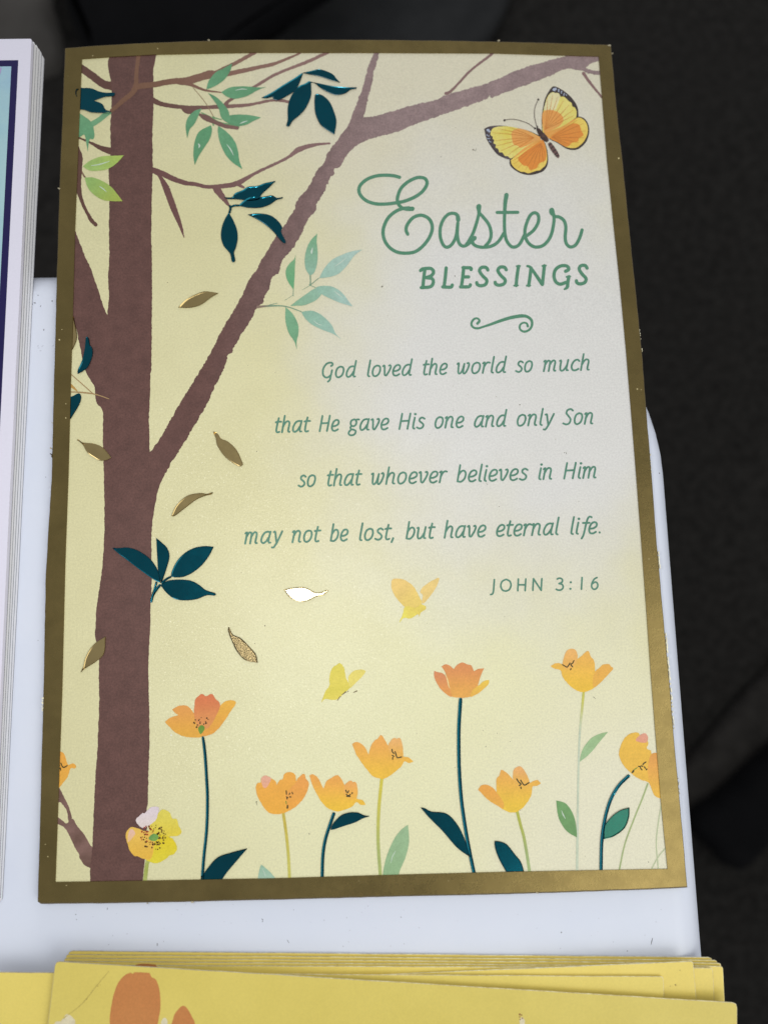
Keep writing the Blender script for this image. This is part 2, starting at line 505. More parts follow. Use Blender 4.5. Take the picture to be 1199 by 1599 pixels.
def table_top():
    bm = bmesh.new(); x0, x1, y0, y1 = -520.0, 70.1, -420.0, 41.4; R = 50.0; r = 8.5
    rings = []
    prof = [(0.0, -38.0), (0.0, -r * 1.3)] + [(r * (1 - math.cos(th)), -r * 1.3 * (1 - math.sin(th))) for th in [math.pi / 2 * k / 12 for k in range(1, 13)]]
    for ins, z in prof:
        rg = []
        for (cx, cy, a0) in ((x1 - R, y1 - R, 0), (x0 + R, y1 - R, 90), (x0 + R, y0 + R, 180), (x1 - R, y0 + R, 270)):
            for k in range(17):
                th = math.radians(a0 + 90 * k / 16)
                rg.append(bm.verts.new((cx + (R - ins) * math.cos(th), cy + (R - ins) * math.sin(th), TOPZ + z)))
        rings.append(rg)
    n = len(rings[0])
    for A, B in zip(rings, rings[1:]):
        for i in range(n): bm.faces.new((A[i], A[(i + 1) % n], B[(i + 1) % n], B[i]))
    bm.faces.new(rings[-1]); bm.faces.new(rings[0][::-1])
    for v in bm.verts: v.co.z -= (TOPZ - 45)
    me_o = from_bm('table_top', bm, mat_plastic(), table, smooth=True)
    me_o.data.set_sharp_from_angle(angle=math.radians(40)) if hasattr(me_o.data, 'set_sharp_from_angle') else None
    return me_o
table_top()
def tz_dots(name, cs, mat):
    bm = bmesh.new()
    for x, y, rx, ry, a in cs:
        vs = []
        for k in range(7):
            th = 2 * math.pi * k / 7; ux, uy = rx * math.cos(th), ry * math.sin(th)
            q = at(x + ux * math.cos(a) - uy * math.sin(a), y + ux * math.sin(a) + uy * math.cos(a), TOPZ + 0.03)
            q.z -= (TOPZ - 45); vs.append(bm.verts.new(q))
        bm.faces.new(vs)
    flip_up(bm); o = from_bm(name, bm, mat, table); o['kind'] = 'stuff'; return o
m, nt, N, L, b = new_mat('grime'); b.inputs['Base Color'].default_value = (0.16, 0.16, 0.19, 1); b.inputs['Roughness'].default_value = 0.8; GRIME = m
m, nt, N, L, b = new_mat('faint_smudge'); b.inputs['Base Color'].default_value = (0.50, 0.52, 0.60, 1); b.inputs['Roughness'].default_value = 0.7; SMUDGE = m
spk = [(55, 473, 2.2, .7, .1), (50, 475, 3, .6, 0), (60, 461, .9, .7, 0), (64, 478, 1.2, .6, -.8), (82, 470, 1.2, 1, 0), (69, 515, .8, 1.6, 0),
       (410, 1436, .7, 1.8, -.5), (410, 1439, .7, 1, 0), (876, 1456, 1, 1, 0), (1017, 1470, .6, 6, .25), (168, 1419, .5, 2, .1),
       (246, 1475, .6, 2.6, 0), (119, 1428, .9, .7, 0), (120, 1436, .8, .6, 0), (626, 1432, 1.1, .5, .4), (450, 1470, .4, 3.5, -.5), (979, 1485, 1.2, .6, -.3),
       (1029, 739, 1.0, 1.0, 0), (28, 905, .8, .8, 0), (72, 745, .7, .6, 0), (60, 1000, .6, .6, 0)]
tz_dots('dust', spk, GRIME)
tz_dots('smudge', [(70 + random.uniform(-12, 14), 545 + random.uniform(-6, 8), random.uniform(.8, 2), random.uniform(.3, .7), random.uniform(-1, 1)) for _ in range(6)]
        + [(random.uniform(120, 1050), random.uniform(1412, 1482), random.uniform(.3, .8), random.uniform(.3, 1.1), random.uniform(-1, 1)) for _ in range(46)], SMUDGE)

# ------------------------------------------------------------------ the Easter card
card = thing('greeting_card', 'gold-bordered Easter card with printed tree, verse and orange flowers lying on the white table', 'card', (0, 0, 0))
OUT = [(102, 75), (150, 71.2), (200, 68.3), (300, 64), (400, 62), (540, 61.8), (700, 63.3), (830, 66), (951, 70), (953.5, 72.5),
       (962, 167), (973, 267), (983, 367), (991.5, 450), (1001.7, 550), (1008, 633), (1015, 717), (1025, 850), (1034, 950), (1045, 1067), (1053, 1167),
       (1060.7, 1250), (1067, 1320), (1072.7, 1386), (1000, 1389.5), (900, 1393), (780, 1396.5), (600, 1400.5), (450, 1404.5), (300, 1408), (180, 1410.4), (64, 1411.5),
       (59.3, 1408), (62.5, 1300), (65.5, 1180), (68, 1100), (71.7, 900), (77, 810), (81, 750), (83.3, 650), (87, 520), (89, 433), (91, 370), (93.3, 295), (98, 180)]
INN = [(129, 93), (174, 89.8), (245, 86), (330, 84.3), (400, 83), (590, 83.2), (770, 84), (934, 89), (939, 150), (947, 250), (957, 350), (967.5, 450),
       (976.7, 550), (985, 650), (993, 750), (1000.6, 850), (1008, 950), (1015, 1050), (1022.7, 1150), (1030.7, 1250), (1041.3, 1356.5), (900, 1359), (780, 1361.3),
       (600, 1366), (440, 1370.8), (250, 1374.3), (87.7, 1377), (93, 1230), (98.2, 1080), (103, 880), (108, 740), (111.7, 600), (115, 490), (118, 367), (121, 290), (124.5, 200)]
def wloop(pts, step=12, rough=0.0, sharp=None):
    out = []
    n = len(pts)
    for i in range(n):
        p, q = pts[i], pts[(i + 1) % n]; d = math.hypot(q[0] - p[0], q[1] - p[1]); ns = max(1, int(d / step))
        for s in range(ns):
            t = s / ns; x = p[0] + (q[0] - p[0]) * t; y = p[1] + (q[1] - p[1]) * t
            nx, ny = -(q[1] - p[1]) / d, (q[0] - p[0]) / d; rr = random.uniform(-rough, rough) if s else 0
            out.append(tuple(on_card(x + nx * rr, y + ny * rr)[:2]))
    return out
m, nt, N, L, b = new_mat('white_card_stock'); vec = coords(N)
n0 = N.new('ShaderNodeRGB'); n0.outputs[0].default_value = (0.74, 0.73, 0.70, 1); paper_finish(N, L, b, vec, n0.outputs[0], 0.03, 0.6, 0.05, 0.2); STOCK = m
m, nt, N, L, b = new_mat('shade_dark_edge'); b.inputs['Base Color'].default_value = (0.13, 0.10, 0.05, 1); b.inputs['Roughness'].default_value = 0.5; b.inputs['Metallic'].default_value = 0.3; EDGE = m  # edge colour darkened to draw the shadow line along the card

outer = wloop(OUT, 12, 0.25); inner = wloop(INN, 12, 0.0)
slab('front_panel', [outer], -0.06, 0.32, EDGE, card)
slab('back_panel', [[(x * 0.999 + 0.1, y * 0.9992 - 0.05) for x, y in outer]], -0.75, 0.38, EDGE, card)
slab('foil_border', [[(x * 0.9968, y * 0.9966) for x, y in outer], inner], 0.20, 0.19, GOLD, card)

# picture panel: cream ground with a cool white glow right of centre
def mat_ground():
    m, nt, N, L, b = new_mat('cream_print'); vec = coords(N)
    def blob(cx, cy, sx, sy, lo, hi):
        mp = N.new('ShaderNodeMapping'); L.new(vec, mp.inputs[0])
        mp.inputs['Scale'].default_value = (1 / (sx * MM), 1 / (sy * MM), 0)
        mp.inputs['Location'].default_value = (-cx / sx, -cy / sy, 0)
        ln = N.new('ShaderNodeVectorMath'); ln.operation = 'LENGTH'; L.new(mp.outputs[0], ln.inputs[0])
        wob = maprange(N, L, noise(N, L, vec, 42, 3, 0.5), 0.3, 0.7, -0.10, 0.10)
        ad = N.new('ShaderNodeMath'); ad.operation = 'ADD'; L.new(ln.outputs['Value'], ad.inputs[0]); L.new(wob, ad.inputs[1])
        return maprange(N, L, ad.outputs[0], lo, hi, 1, 0, True)
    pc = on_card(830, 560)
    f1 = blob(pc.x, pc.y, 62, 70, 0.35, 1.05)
    base = mixc(N, L, maprange(N, L, noise(N, L, vec, 30, 4, 0.5), 0.3, 0.7), col((219, 213, 165)), col((224, 219, 174)))
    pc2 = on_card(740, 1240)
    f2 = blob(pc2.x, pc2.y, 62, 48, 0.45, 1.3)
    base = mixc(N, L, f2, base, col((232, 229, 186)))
    pc4 = on_card(1000, 1340)
    f4 = blob(pc4.x, pc4.y, 40, 50, 0.2, 1.1)
    base = mixc(N, L, f4, base, col((232, 228, 200)))
    pc3 = on_card(700, 140)
    f3 = blob(pc3.x, pc3.y, 60, 40, 0.4, 1.2)
    base = mixc(N, L, f3, base, col((222, 216, 190)))
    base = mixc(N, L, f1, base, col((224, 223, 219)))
    v = maprange(N, L, noise(N, L, vec, 120, 4, 0.6), 0.3, 0.7, 0.985, 1.015)
    base = mul_value(N, L, base, v)
    paper_finish(N, L, b, vec, base, 0.10, 0.36, 0.45, 0.45)
    return m
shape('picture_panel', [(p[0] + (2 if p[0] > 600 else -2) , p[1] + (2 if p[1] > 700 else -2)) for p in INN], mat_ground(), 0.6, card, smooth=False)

# --- tree
PL = on_card(170, 700); PR = on_card(640, 500)
BARK = ink((102, 72, 66), (150, 129, 128), (PL.x + 16, 0), (PR.x + 6, 0), 0.15, 330, 0.22)
BARK2 = ink((100, 70, 60), (144, 112, 106), (on_card(200, 130).x, 75), (on_card(470, 130).x, 80), 0.06, 300, 0.10)
LIGHT_BR = ink((124, 90, 70), (142, 108, 96), (on_card(200, 130).x, 75), (on_card(450, 130).x, 80), 0.07, 300, 0.08)
MAUVE = ink((112, 78, 74), (138, 108, 105), (on_card(260, 290).x, 50), (on_card(500, 290).x, 60), 0.07, 300, 0.1)
trunk_pts = [(174.3, 86), (175.2, 143), (173, 200), (173, 240), (170.6, 264.5), (170.6, 277.5), (171.5, 314), (170.6, 360), (171.2, 397), (169.7, 433.5), (170.4, 465),
    (168, 492, 1), (163, 481), (157, 463), (143.5, 423), (133.5, 400), (118.5, 362), (112, 350, 1), (108, 500, 1), (114, 504, 1), (117, 506), (121, 519), (123.6, 533.7), (126.8, 548), (129, 560),
    (134, 579), (142, 594), (148, 603.6), (149.6, 618), (152, 629.6), (160, 640), (161.5, 659), (161, 691), (162, 720.7), (162.6, 740), (163.5, 800), (162.8, 850),
    (158.5, 900), (151.8, 947), (149, 990), (151, 1003), (155, 1017), (155, 1067), (155.4, 1100), (153.2, 1160), (152.3, 1179.5), (150.2, 1203.5), (149, 1227.5),
    (147.8, 1250), (146, 1287.6), (144.8, 1319), (141.5, 1356), (141.2, 1381, 1), (222.6, 1381, 1), (226.3, 1347.6), (229, 1320), (230, 1295), (230, 1265), (231.6, 1242.6),
    (233, 1185.5), (233.8, 1160), (232.9, 1080), (232.5, 1033.6), (234.5, 983.6), (236, 940), (237.5, 900), (236.9, 860), (237.5, 827), (241.9, 793.4), (246.9, 766.7),
    (253.5, 750), (258, 738), (250, 715), (234, 706, 1), (233.2, 660), (234, 633.6), (235.5, 586), (232, 583.5, 1), (236.6, 580), (237.4, 517), (238, 433), (236.9, 378),
    (237.2, 323), (238.7, 268), (239, 253), (238.5, 217), (240, 162), (240, 116), (242, 97.5), (245, 84, 1)]
tree = shape('tree_trunk', trunk_pts, BARK, 2, card, 2.0, 0.42)
branch_pts = [(233, 708, 1), (249.7, 685), (272, 645.6), (297.6, 603.4), (320, 566.8), (335.6, 538.6), (351, 507.7), (374, 470), (388, 439), (401, 420.6), (410, 404), (421, 385.8),
    (432, 369), (443, 354.6), (450.5, 341.7), (459.6, 327), (461.5, 318), (467, 308.7), (476, 299.5), (487, 283), (496, 264.7), (505.6, 255), (511, 240.6), (520, 227.8), (529, 215),
    (542, 196.6), (548, 186.6), (557.5, 159.8), (567, 133), (574.8, 106), (585, 78, 1), (594, 78, 1), (588, 98), (582.5, 117.5), (578.6, 140.6), (576.8, 145), (574.8, 154), (567.5, 184, 1),
    (590, 180), (615, 173), (645.8, 164), (680, 156), (703, 146), (745.5, 134.8), (768.5, 127), (807, 110), (845, 98), (883.6, 88), (905, 82, 1), (945, 82, 1), (945, 96, 1), (934, 96), (922, 100), (914.3, 106), (924, 109),
    (934, 110.5), (945, 112, 1), (945, 117, 1), (933.5, 116), (918, 114.5), (902.8, 109), (883.6, 108), (860.6, 117.5), (826, 131), (791.6, 143.6), (768, 153), (764.7, 148.5), (761, 154), (745.5, 159.8), (714.8, 171),
    (680, 182.8), (653.5, 192), (615, 207.7), (591.8, 213), (573.5, 219), (556, 227.8), (544, 238.8), (536.8, 249.8), (530.4, 261), (521.5, 264), (521.5, 273), (515.5, 277), (511.5, 288),
    (511, 283), (510, 292), (503.7, 305), (494.5, 318), (493.6, 329), (483.5, 340), (474, 358), (467, 371), (456, 389.5), (444, 402), (438, 415), (436, 427), (429, 430), (424, 437),
    (418.6, 454), (412, 466), (411, 473), (401.7, 479.5), (396, 493.6), (385, 510.5), (376.4, 522), (365, 543), (363, 551), (356, 556), (351, 574), (337, 600.6), (324, 630), (317, 643),
    (304.6, 662.5), (290.5, 688), (272, 716), (258, 740), (250, 752, 1), (228, 735, 1)]
shape('branch', branch_pts, BARK, 2.4, tree, 1.5, 0.8)
def br(pts, mat, layer=3.4, width=5, jitter=0.35): return ribbon('branch', pts, width, mat, layer, tree, jitter=jitter, step=2.2, slope=0.0005)
br([(217.4, 82, 7), (213.8, 112, 6), (211, 139.7, 8), (191.7, 158, 7), (175, 172.7, 6)], LIGHT_BR, 4.0)
br([(209, 140, 7), (217, 135, 9), (239.4, 132.4, 9), (270.6, 127, 9), (290, 127, 12), (315, 120, 12), (330, 116, 13), (343, 118, 8), (368, 113, 7), (405, 105, 6), (432, 98.5, 5), (469, 83, 2.5)], LIGHT_BR, 3.5)
br([(330, 117, 5), (345, 109, 5), (366.6, 99.4, 5.5), (400, 81, 5.5)], LIGHT_BR, 3.7)
br([(284, 128, 8), (300, 133, 5), (320.7, 141, 3.5), (345.5, 144.5, 1.6)], LIGHT_BR, 3.3, jitter=.15)
br([(302, 137, 1), (320.7, 160, 1), (333.6, 182, 1.2)], ink((150, 125, 95)), 3.2, jitter=0)
br([(236, 154, 8), (246, 160, 8), (258, 163.6, 7), (286, 167.5, 6), (313, 168, 6), (357, 166, 6), (386.8, 164, 5), (423.5, 157, 4), (440, 157, 5), (452, 159.5, 4)], BARK2, 1.70)
br([(284, 168, 5), (293, 174, 8), (305, 174, 8)], BARK2, 3.1)
br([(312, 179, 4), (322, 184, 9), (334, 190, 7), (352, 197, 6), (371, 200, 5)], BARK2, 3.15)
br([(351, 167, 8), (355, 160, 6), (362, 155, 4), (399.6, 134.5, 4.5), (423.5, 120, 4.5), (445, 110, 4.2), (478, 97.5, 5), (512, 82, 5)], BARK2, 3.2)
br([(236, 264, 8), (247, 269, 10), (256, 272, 9), (272.5, 280, 8), (290.8, 286, 7), (305, 287.6, 6), (322, 291.5, 6), (346, 291, 7), (371.5, 286, 8), (399, 270.5, 5), (446.8, 247.5, 4.5), (467, 233.5, 8), (492.7, 226, 5), (514.7, 224, 3)], MAUVE, 1.72)
br([(246, 270, 4), (252, 279, 6), (259.6, 293, 10), (270.6, 323, 10), (281.6, 351, 6), (288, 371, 1)], MAUVE, 1.74)
br([(339, 296, 12), (346.5, 306, 9), (356.9, 320, 4)], MAUVE, 3.3)
br([(371.5, 287.6, 6), (381, 293, 3)], MAUVE, 3.4)
br([(124, 103, 9), (134, 111, 12), (145.9, 119.5, 12), (162.4, 131.4, 12), (178, 135, 14)], BARK2, 1.70)
br([(120, 214, 3), (133, 219, 3), (145.9, 225, 4.5), (160, 232, 8), (178, 237, 12)], BARK2, 1.6)
br([(121, 228, 4), (125, 245, 9), (123.9, 262, 10), (122.9, 290, 9), (127, 310, 6), (134.9, 329, 5), (143, 343.6, 6), (150, 351, 6)], BARK2, 1.5)
br([(696, 146, 5), (702, 144, 4.5), (715, 131, 3.6), (735, 110, 3.6), (771, 82, 4)], MAUVE, 3.2, jitter=.25)
br([(910.5, 114.6, 5), (922, 131, 4), (940, 153, 3)], MAUVE, 3.2, jitter=.25)
br([(128.5, 268, 1.4), (131, 273, 2), (134, 277, 1.2)], BARK2, 1.9, jitter=0)
LOWBR = ink((112, 84, 74), (128, 98, 90), None, None, 0.12, 300)
shape('branch', [(113.8, 1278.6), (120.5, 1289), (132.5, 1304), (142.3, 1320), (156, 1335), (150, 1362), (140, 1355), (132.5, 1350.6), (125, 1340), (124, 1334), (117.5, 1323.6), (108.5, 1304), (101, 1292), (86, 1284), (86, 1274), (98, 1281), (104.8, 1286)], LOWBR, 1.7, tree, 2, .3)
br([(86, 1226, 8), (92.8, 1239, 9), (99.5, 1251, 8), (105, 1260, 6), (108, 1268, 5), (111, 1284, 7)], LOWBR, 1.6)
br([(86, 1252, 6), (95, 1250, 5), (100, 1253, 5)], LOWBR, 1.4)
TW = ink((168, 138, 96))
br([(111, 612, 1.6), (130, 613, 2.2), (150, 616, 1.8), (171, 623, 1)], TW, 4.2, jitter=.1)
br([(111, 584, 1.2), (127, 598, 1.4), (146, 615, 1.4)], TW, 4.3, jitter=0)
br([(111, 602, 5), (116, 606, 3.5), (121, 610.5, 1.5)], ink((190, 150, 80)), 4.1, jitter=0)

# --- watercolour leaves: sprigs are parts, leaves their sub-parts
WHITE_INK = ink((200, 214, 200))
def sprig(stems, mat, layer=5, width=1.6):
    return ribbon('leaf_sprig', stems, width, mat, layer, card, step=2)
def lf(pts, c1, c2, parent, layer=6, hl=None, hw=1.6):
    x = sum(p[0] for p in pts) / len(pts); y = sum(p[1] for p in pts) / len(pts)
    p1 = on_card(*pts[0][:2]); far = max(pts, key=lambda q: math.hypot(q[0] - pts[0][0], q[1] - pts[0][1])); p2 = on_card(*far[:2])
    o = shape('leaf', pts, ink(c1, c2, p1, p2, 0.08, 600), layer, parent, 1.6, 0.12)
    if hl: ribbon('leaf', hl, hw, WHITE_INK, layer + 0.5, parent, step=1.5)
    return o
G1 = (98, 152, 112); G1b = (108, 163, 122)
s1 = sprig([[(320, 141, 1.2), (330, 142, 1.8), (345, 144, 1)], [(333.6, 196, 2), (333, 190, 3.5), (333.6, 183, 3)], [(315, 176, 1.5), (328, 184, 5), (343, 193, 6), (371, 198.5, 6.5)], [(335, 184, 2), (346, 187, 1.5)]], ink((118, 160, 112)), 2.6)
s1['label'] = 'sprig of mid green printed leaves below the light brown branch'
lf(b_([(450, 382, 1), (470, 310), (530, 235), (600, 200), (670, 160, 1), (650, 230), (600, 300), (520, 355)]), G1b, G1, s1)
lf(b_([(575, 405, 1), (650, 365), (740, 355), (830, 358), (895, 365), (960, 360, 1), (890, 385), (800, 435), (700, 460), (630, 445)]), G1b, G1, s1, 6, b_([(700, 388, .6), (750, 378, 1.4), (795, 382, .6)]))
lf(b_([(465, 410, 1), (540, 450), (600, 510), (640, 570), (655, 665, 1), (615, 655), (575, 615), (550, 530)]), G1, G1b, s1)
lf(b_([(578, 628, 1), (660, 600), (760, 595), (850, 605), (915, 620, 1), (850, 650), (780, 685), (700, 690), (630, 665)]), G1, G1b, s1, 5.6, b_([(735, 672, .6), (765, 660, 1.8), (800, 648, .6)]))
lf(b_([(410, 543, 1), (385, 600), (345, 680), (310, 720), (288, 798, 1), (275, 700), (290, 630), (340, 570)]), G1b, G1, s1)
lf(b_([(490, 685, 1), (498, 730), (480, 800), (430, 880), (385, 950), (352, 1025, 1), (340, 940), (350, 830), (390, 740)]), (100, 158, 115), G1, s1, 6, b_([(385, 845, 1.5), (393, 862, 2.5), (385, 880, .5)]))
lf(b_([(550, 690, 1), (620, 740), (690, 820), (720, 910), (730, 985), (755, 1058, 1), (670, 1000), (610, 930), (565, 830), (548, 740)]), G1b, (98, 158, 118), s1, 6, b_([(625, 850, .6), (655, 890, 1.6), (680, 940, .6)]))
s2 = sprig([a_([(395, 580, 4), (350, 600, 8), (300, 640, 8), (235, 680, 9)])], ink((118, 168, 126)), 2.8)
s2['label'] = 'green printed leaf cut off by the left border'
lf(a_([(120, 596), (190, 620), (240, 670), (262, 760), (250, 805), (220, 806), (205, 910, 1), (187, 800), (172, 765), (120, 780)]), (112, 165, 122), (104, 160, 118), s2, 5)
s3 = sprig([[(128, 268, 1.2), (132, 276, 1.6), (135, 278, 1)]], ink((130, 100, 80)), 5)
s3['label'] = 'two lime green printed leaves over the left side of the trunk'
lf(a_([(165, 1035, 1), (230, 985), (330, 950), (430, 945), (512, 942, 1), (450, 1010), (380, 1055), (300, 1072), (220, 1070)]), (160, 192, 112), (172, 196, 96), s3, 6, a_([(235, 1030, .8), (310, 1018, 1.6), (390, 992, .8)]))
lf(d_([(180, 150, 1), (250, 150), (330, 180), (410, 235), (502, 352, 1), (400, 350), (320, 335), (240, 280), (200, 220)]), (150, 186, 108), (168, 184, 84), s3, 6, d_([(305, 225, .6), (335, 245, 1.6), (365, 272, .6)]))
s4 = sprig([[(402.8, 479.4, 4), (419.4, 478, 2.5), (445, 478.4, 1.6), (470.7, 486.7, 1.3)], [(419, 477, 1.2), (433, 473.5, .8)], [(484.5, 430, 2), (485, 438, 1.6), (484.5, 445.4, 2)], [(484.5, 445.4, 1.2), (498, 434.4, 1)],
            [(483, 445, 1), (494.6, 450, 1)], [(458.5, 450, 1), (458, 462, 1)], [(484, 446, .6), (472, 453, .5)], [(458, 461, .5), (445, 469, .5)]], ink((140, 118, 105), (118, 154, 130), on_card(405, 479), on_card(430, 478)), 5)
s4['label'] = 'pale blue green sprig of seven printed leaves right of the diagonal branch'
lf(f_([(392, 258, 1), (378, 300), (345, 330), (312, 380), (310, 440), (335, 505), (376, 560, 1), (382, 450), (386, 350)]), (126, 174, 130), (108, 172, 124), s4)
lf(f_([(575, 80, 1), (570, 150), (578, 230), (575, 330), (550, 410), (515, 440, 1), (480, 390), (468, 310), (485, 210), (520, 140)]), (126, 174, 136), (146, 184, 162), s4, 6, f_([(535, 205, 1), (527, 235, 3), (527, 255, .8)]))
lf(f_([(590, 462, 1), (640, 370), (710, 300), (790, 260), (860, 235), (958, 217, 1), (890, 270), (830, 350), (760, 420), (680, 450)]), (162, 196, 180), (176, 202, 192), s4, 6, f_([(725, 360, .6), (770, 330, 1.2), (820, 290, .6)]))
lf(f_([(345, 698, 1), (420, 640), (490, 590), (560, 548), (620, 560), (610, 600), (560, 650), (470, 690), (400, 695)]), (138, 180, 148), (150, 188, 166), s4)
lf(f_([(562, 545), (640, 526), (720, 540), (790, 590), (840, 655), (875, 700, 1), (800, 680), (720, 650), (615, 598)]), (150, 188, 168), (170, 200, 190), s4, 6.5, f_([(720, 570, .5), (755, 600, 1.8), (790, 625, .5)]))
lf(f_([(305, 705, 1), (370, 770), (410, 850), (415, 930), (400, 1000), (403, 1068, 1), (380, 1000), (330, 920), (305, 820)]), (126, 174, 138), (116, 166, 128), s4)
lf(f_([(440, 748, 1), (530, 738), (610, 775), (690, 850), (730, 930), (775, 978, 1), (720, 940), (620, 900), (530, 855), (470, 800)]), (146, 186, 164), (162, 196, 182), s4, 6, f_([(540, 820, .5), (580, 850, 1), (615, 862, .5)]))

# --- hot-stamped teal foil leaves
def fl(pts, mat=TEAL, name='foil_leaf', **kw): return foil_shape(name, pts, mat, card, **kw)
fl(a_([(100, 385), (180, 372), (240, 376), (300, 400), (360, 412), (432, 412), (438, 428), (425, 442), (350, 450), (262, 480, 1), (330, 508), (358, 555), (405, 572), (395, 583), (340, 585), (240, 580), (180, 560), (110, 535)]))
fl(c_([(100, 455, 1), (180, 415), (280, 350), (380, 290), (450, 245), (440, 290), (415, 350), (380, 400), (320, 440), (250, 475), (205, 468), (196, 448), (150, 460)]))
fl(c_([(515, 315), (525, 380), (520, 450), (480, 540), (430, 600), (370, 650), (335, 700), (313, 690), (325, 640), (325, 540), (350, 450), (410, 365), (470, 335)]))
fl(c_([(450, 243, 1), (530, 225), (590, 213), (650, 228), (710, 258), (740, 295), (770, 325, 1), (690, 305), (600, 275), (500, 255)]))
fl(c_([(515, 318, 1), (600, 335), (700, 355), (800, 365), (910, 366, 1), (908, 378), (860, 387), (810, 420), (740, 432), (670, 410), (600, 370), (560, 335)]))
fl(c_([(570, 423), (620, 435), (680, 490), (720, 580), (738, 660), (722, 768, 1), (660, 730), (600, 680), (560, 590), (552, 500), (555, 440)]))
fl(e_([(280, 320), (340, 320), (370, 285), (430, 260), (480, 230), (560, 222), (620, 200), (715, 180, 1), (660, 235), (600, 290), (560, 335), (460, 345), (380, 338), (300, 335)]))
fl(e_([(395, 392, 1), (448, 345), (520, 312), (600, 316), (680, 304), (725, 325), (776, 318), (770, 330), (720, 345), (660, 385), (580, 410), (480, 410)]), base=0.036)
fl(e_([(315, 452, 1), (350, 510), (385, 600), (390, 680), (375, 750), (360, 790), (370, 862), (342, 868), (325, 800), (270, 730), (248, 650), (260, 560), (290, 490)]))
foil_line('foil_stem', e_([(318, 385), (330, 412), (318, 458)]), 3.6, TEAL, card)
foil_line('foil_stem', e_([(332, 402), (365, 390), (410, 390)]), 3.2, TEAL, card, 0.004)
fl(e_([(473, 467, 1), (540, 458), (610, 460), (680, 480), (740, 530), (770, 580), (760, 615), (800, 700), (780, 710), (740, 670), (690, 610), (620, 550), (540, 500)]))
fl(j_([(218, 290), (245, 300), (255, 360), (280, 400), (280, 470), (240, 570), (190, 615), (137, 643, 1), (140, 600), (180, 510), (205, 400)]))
fl(j_([(50, 890), (100, 850), (150, 828), (172, 860), (160, 920), (110, 1010), (55, 1075)]))
SPR = m_([(95, 213, 1), (160, 215), (240, 210), (330, 235), (420, 290), (480, 350), (525, 430), (553, 542, 1), (500, 520), (420, 465), (330, 400), (240, 330), (160, 270)])
fl(SPR)
fl(m_([(508, 120, 1), (560, 165), (610, 215), (632, 290), (610, 390), (558, 545, 1), (528, 440), (518, 300)]), base=0.036)
fl(m_([(645, 482, 1), (655, 430), (700, 340), (770, 265), (860, 215), (960, 197), (1045, 203, 1), (1000, 290), (930, 380), (840, 450), (760, 485), (690, 490)]))
fl(m_([(545, 560, 1), (620, 520), (720, 510), (830, 520), (910, 560), (970, 607), (1060, 638), (1054, 660), (980, 658), (880, 695), (770, 705), (680, 690), (610, 640)]))
foil_line('foil_stem', m_([(650, 480, 3), (600, 508, 3.4), (556, 548, 4)]), 3.5, TEAL, card, 0.006)
foil_line('foil_stem', m_([(548, 556, 4), (505, 610, 4.2), (475, 665, 3.6), (460, 725, 4)]), 4, TEAL, card, 0.008)
foil_line('foil_stem', m_([(512, 530, 3.4), (495, 590, 3), (472, 660, 3), (458, 718, 3)]), 3, TEAL, card, 0.002)
# --- gold foil leaves
GL = lambda pts, **kw: fl(pts, GOLD_LEAF, **kw)
GL(A35([(835, 392, 1), (880, 350), (950, 318), (990, 319), (1025, 325, 1), (990, 345), (940, 380), (890, 393)]))
GL(j_([(130, 1270), (148, 1274), (190, 1300), (290, 1310), (380, 1350), (460, 1442, 1), (420, 1467), (350, 1472), (290, 1440), (230, 1395), (185, 1320)]))
GL(j_([(60, 100), (100, 95, 1), (128, 240), (132, 290), (120, 340), (80, 420), (50, 430)]))
GL(A35([(1000, 972), (1022, 984), (1037, 1005), (1070, 1020), (1110, 1060), (1140, 1125, 1), (1120, 1134), (1060, 1095), (1020, 1040), (1012, 1005)]))
GL(A70([(803, 318, 1), (830, 265), (880, 222), (940, 210), (970, 214), (998, 206), (992, 216), (960, 224), (920, 242), (860, 287), (820, 317)]))
GL(A70([(498, 880, 1), (490, 960), (450, 1000), (405, 1028), (380, 1050, 1), (393, 1020), (405, 975), (440, 920)]))
fl(A70([(1072, 836), (1080, 850), (1092, 872), (1130, 890), (1170, 930), (1199, 965), (1208, 1004, 1), (1150, 992), (1110, 950), (1088, 905), (1070, 858)]), GOLD_SATIN)
fl(B8([(130, 362, 1), (180, 352), (230, 352), (285, 376), (335, 363), (330, 376), (310, 390), (280, 396), (240, 415), (200, 418), (160, 400)]), GOLD_BRIGHT)

# --- flowers
DARK = ink((72, 50, 24)); DARKG = ink((62, 62, 34)); PISTIL = ink((128, 158, 66), (100, 140, 50), None, None)
def fpetal(name, pts, c1, c2, parent, layer, top=True, rough=0.28):
    ys = [p[1] for p in pts]; xs = [p[0] for p in pts]
    p1 = on_card(sum(xs) / len(xs), min(ys)); p2 = on_card(sum(xs) / len(xs), max(ys))
    return shape(name, pts, ink(c1, c2, p1, p2, 0.05, 420), layer, parent, 1.6, rough)
def marks(strokes, parent, w=1.5, mat=None, layer=7.5):
    return ribbon('stamen', strokes, w, mat or DARKG, layer, parent, step=1.2)
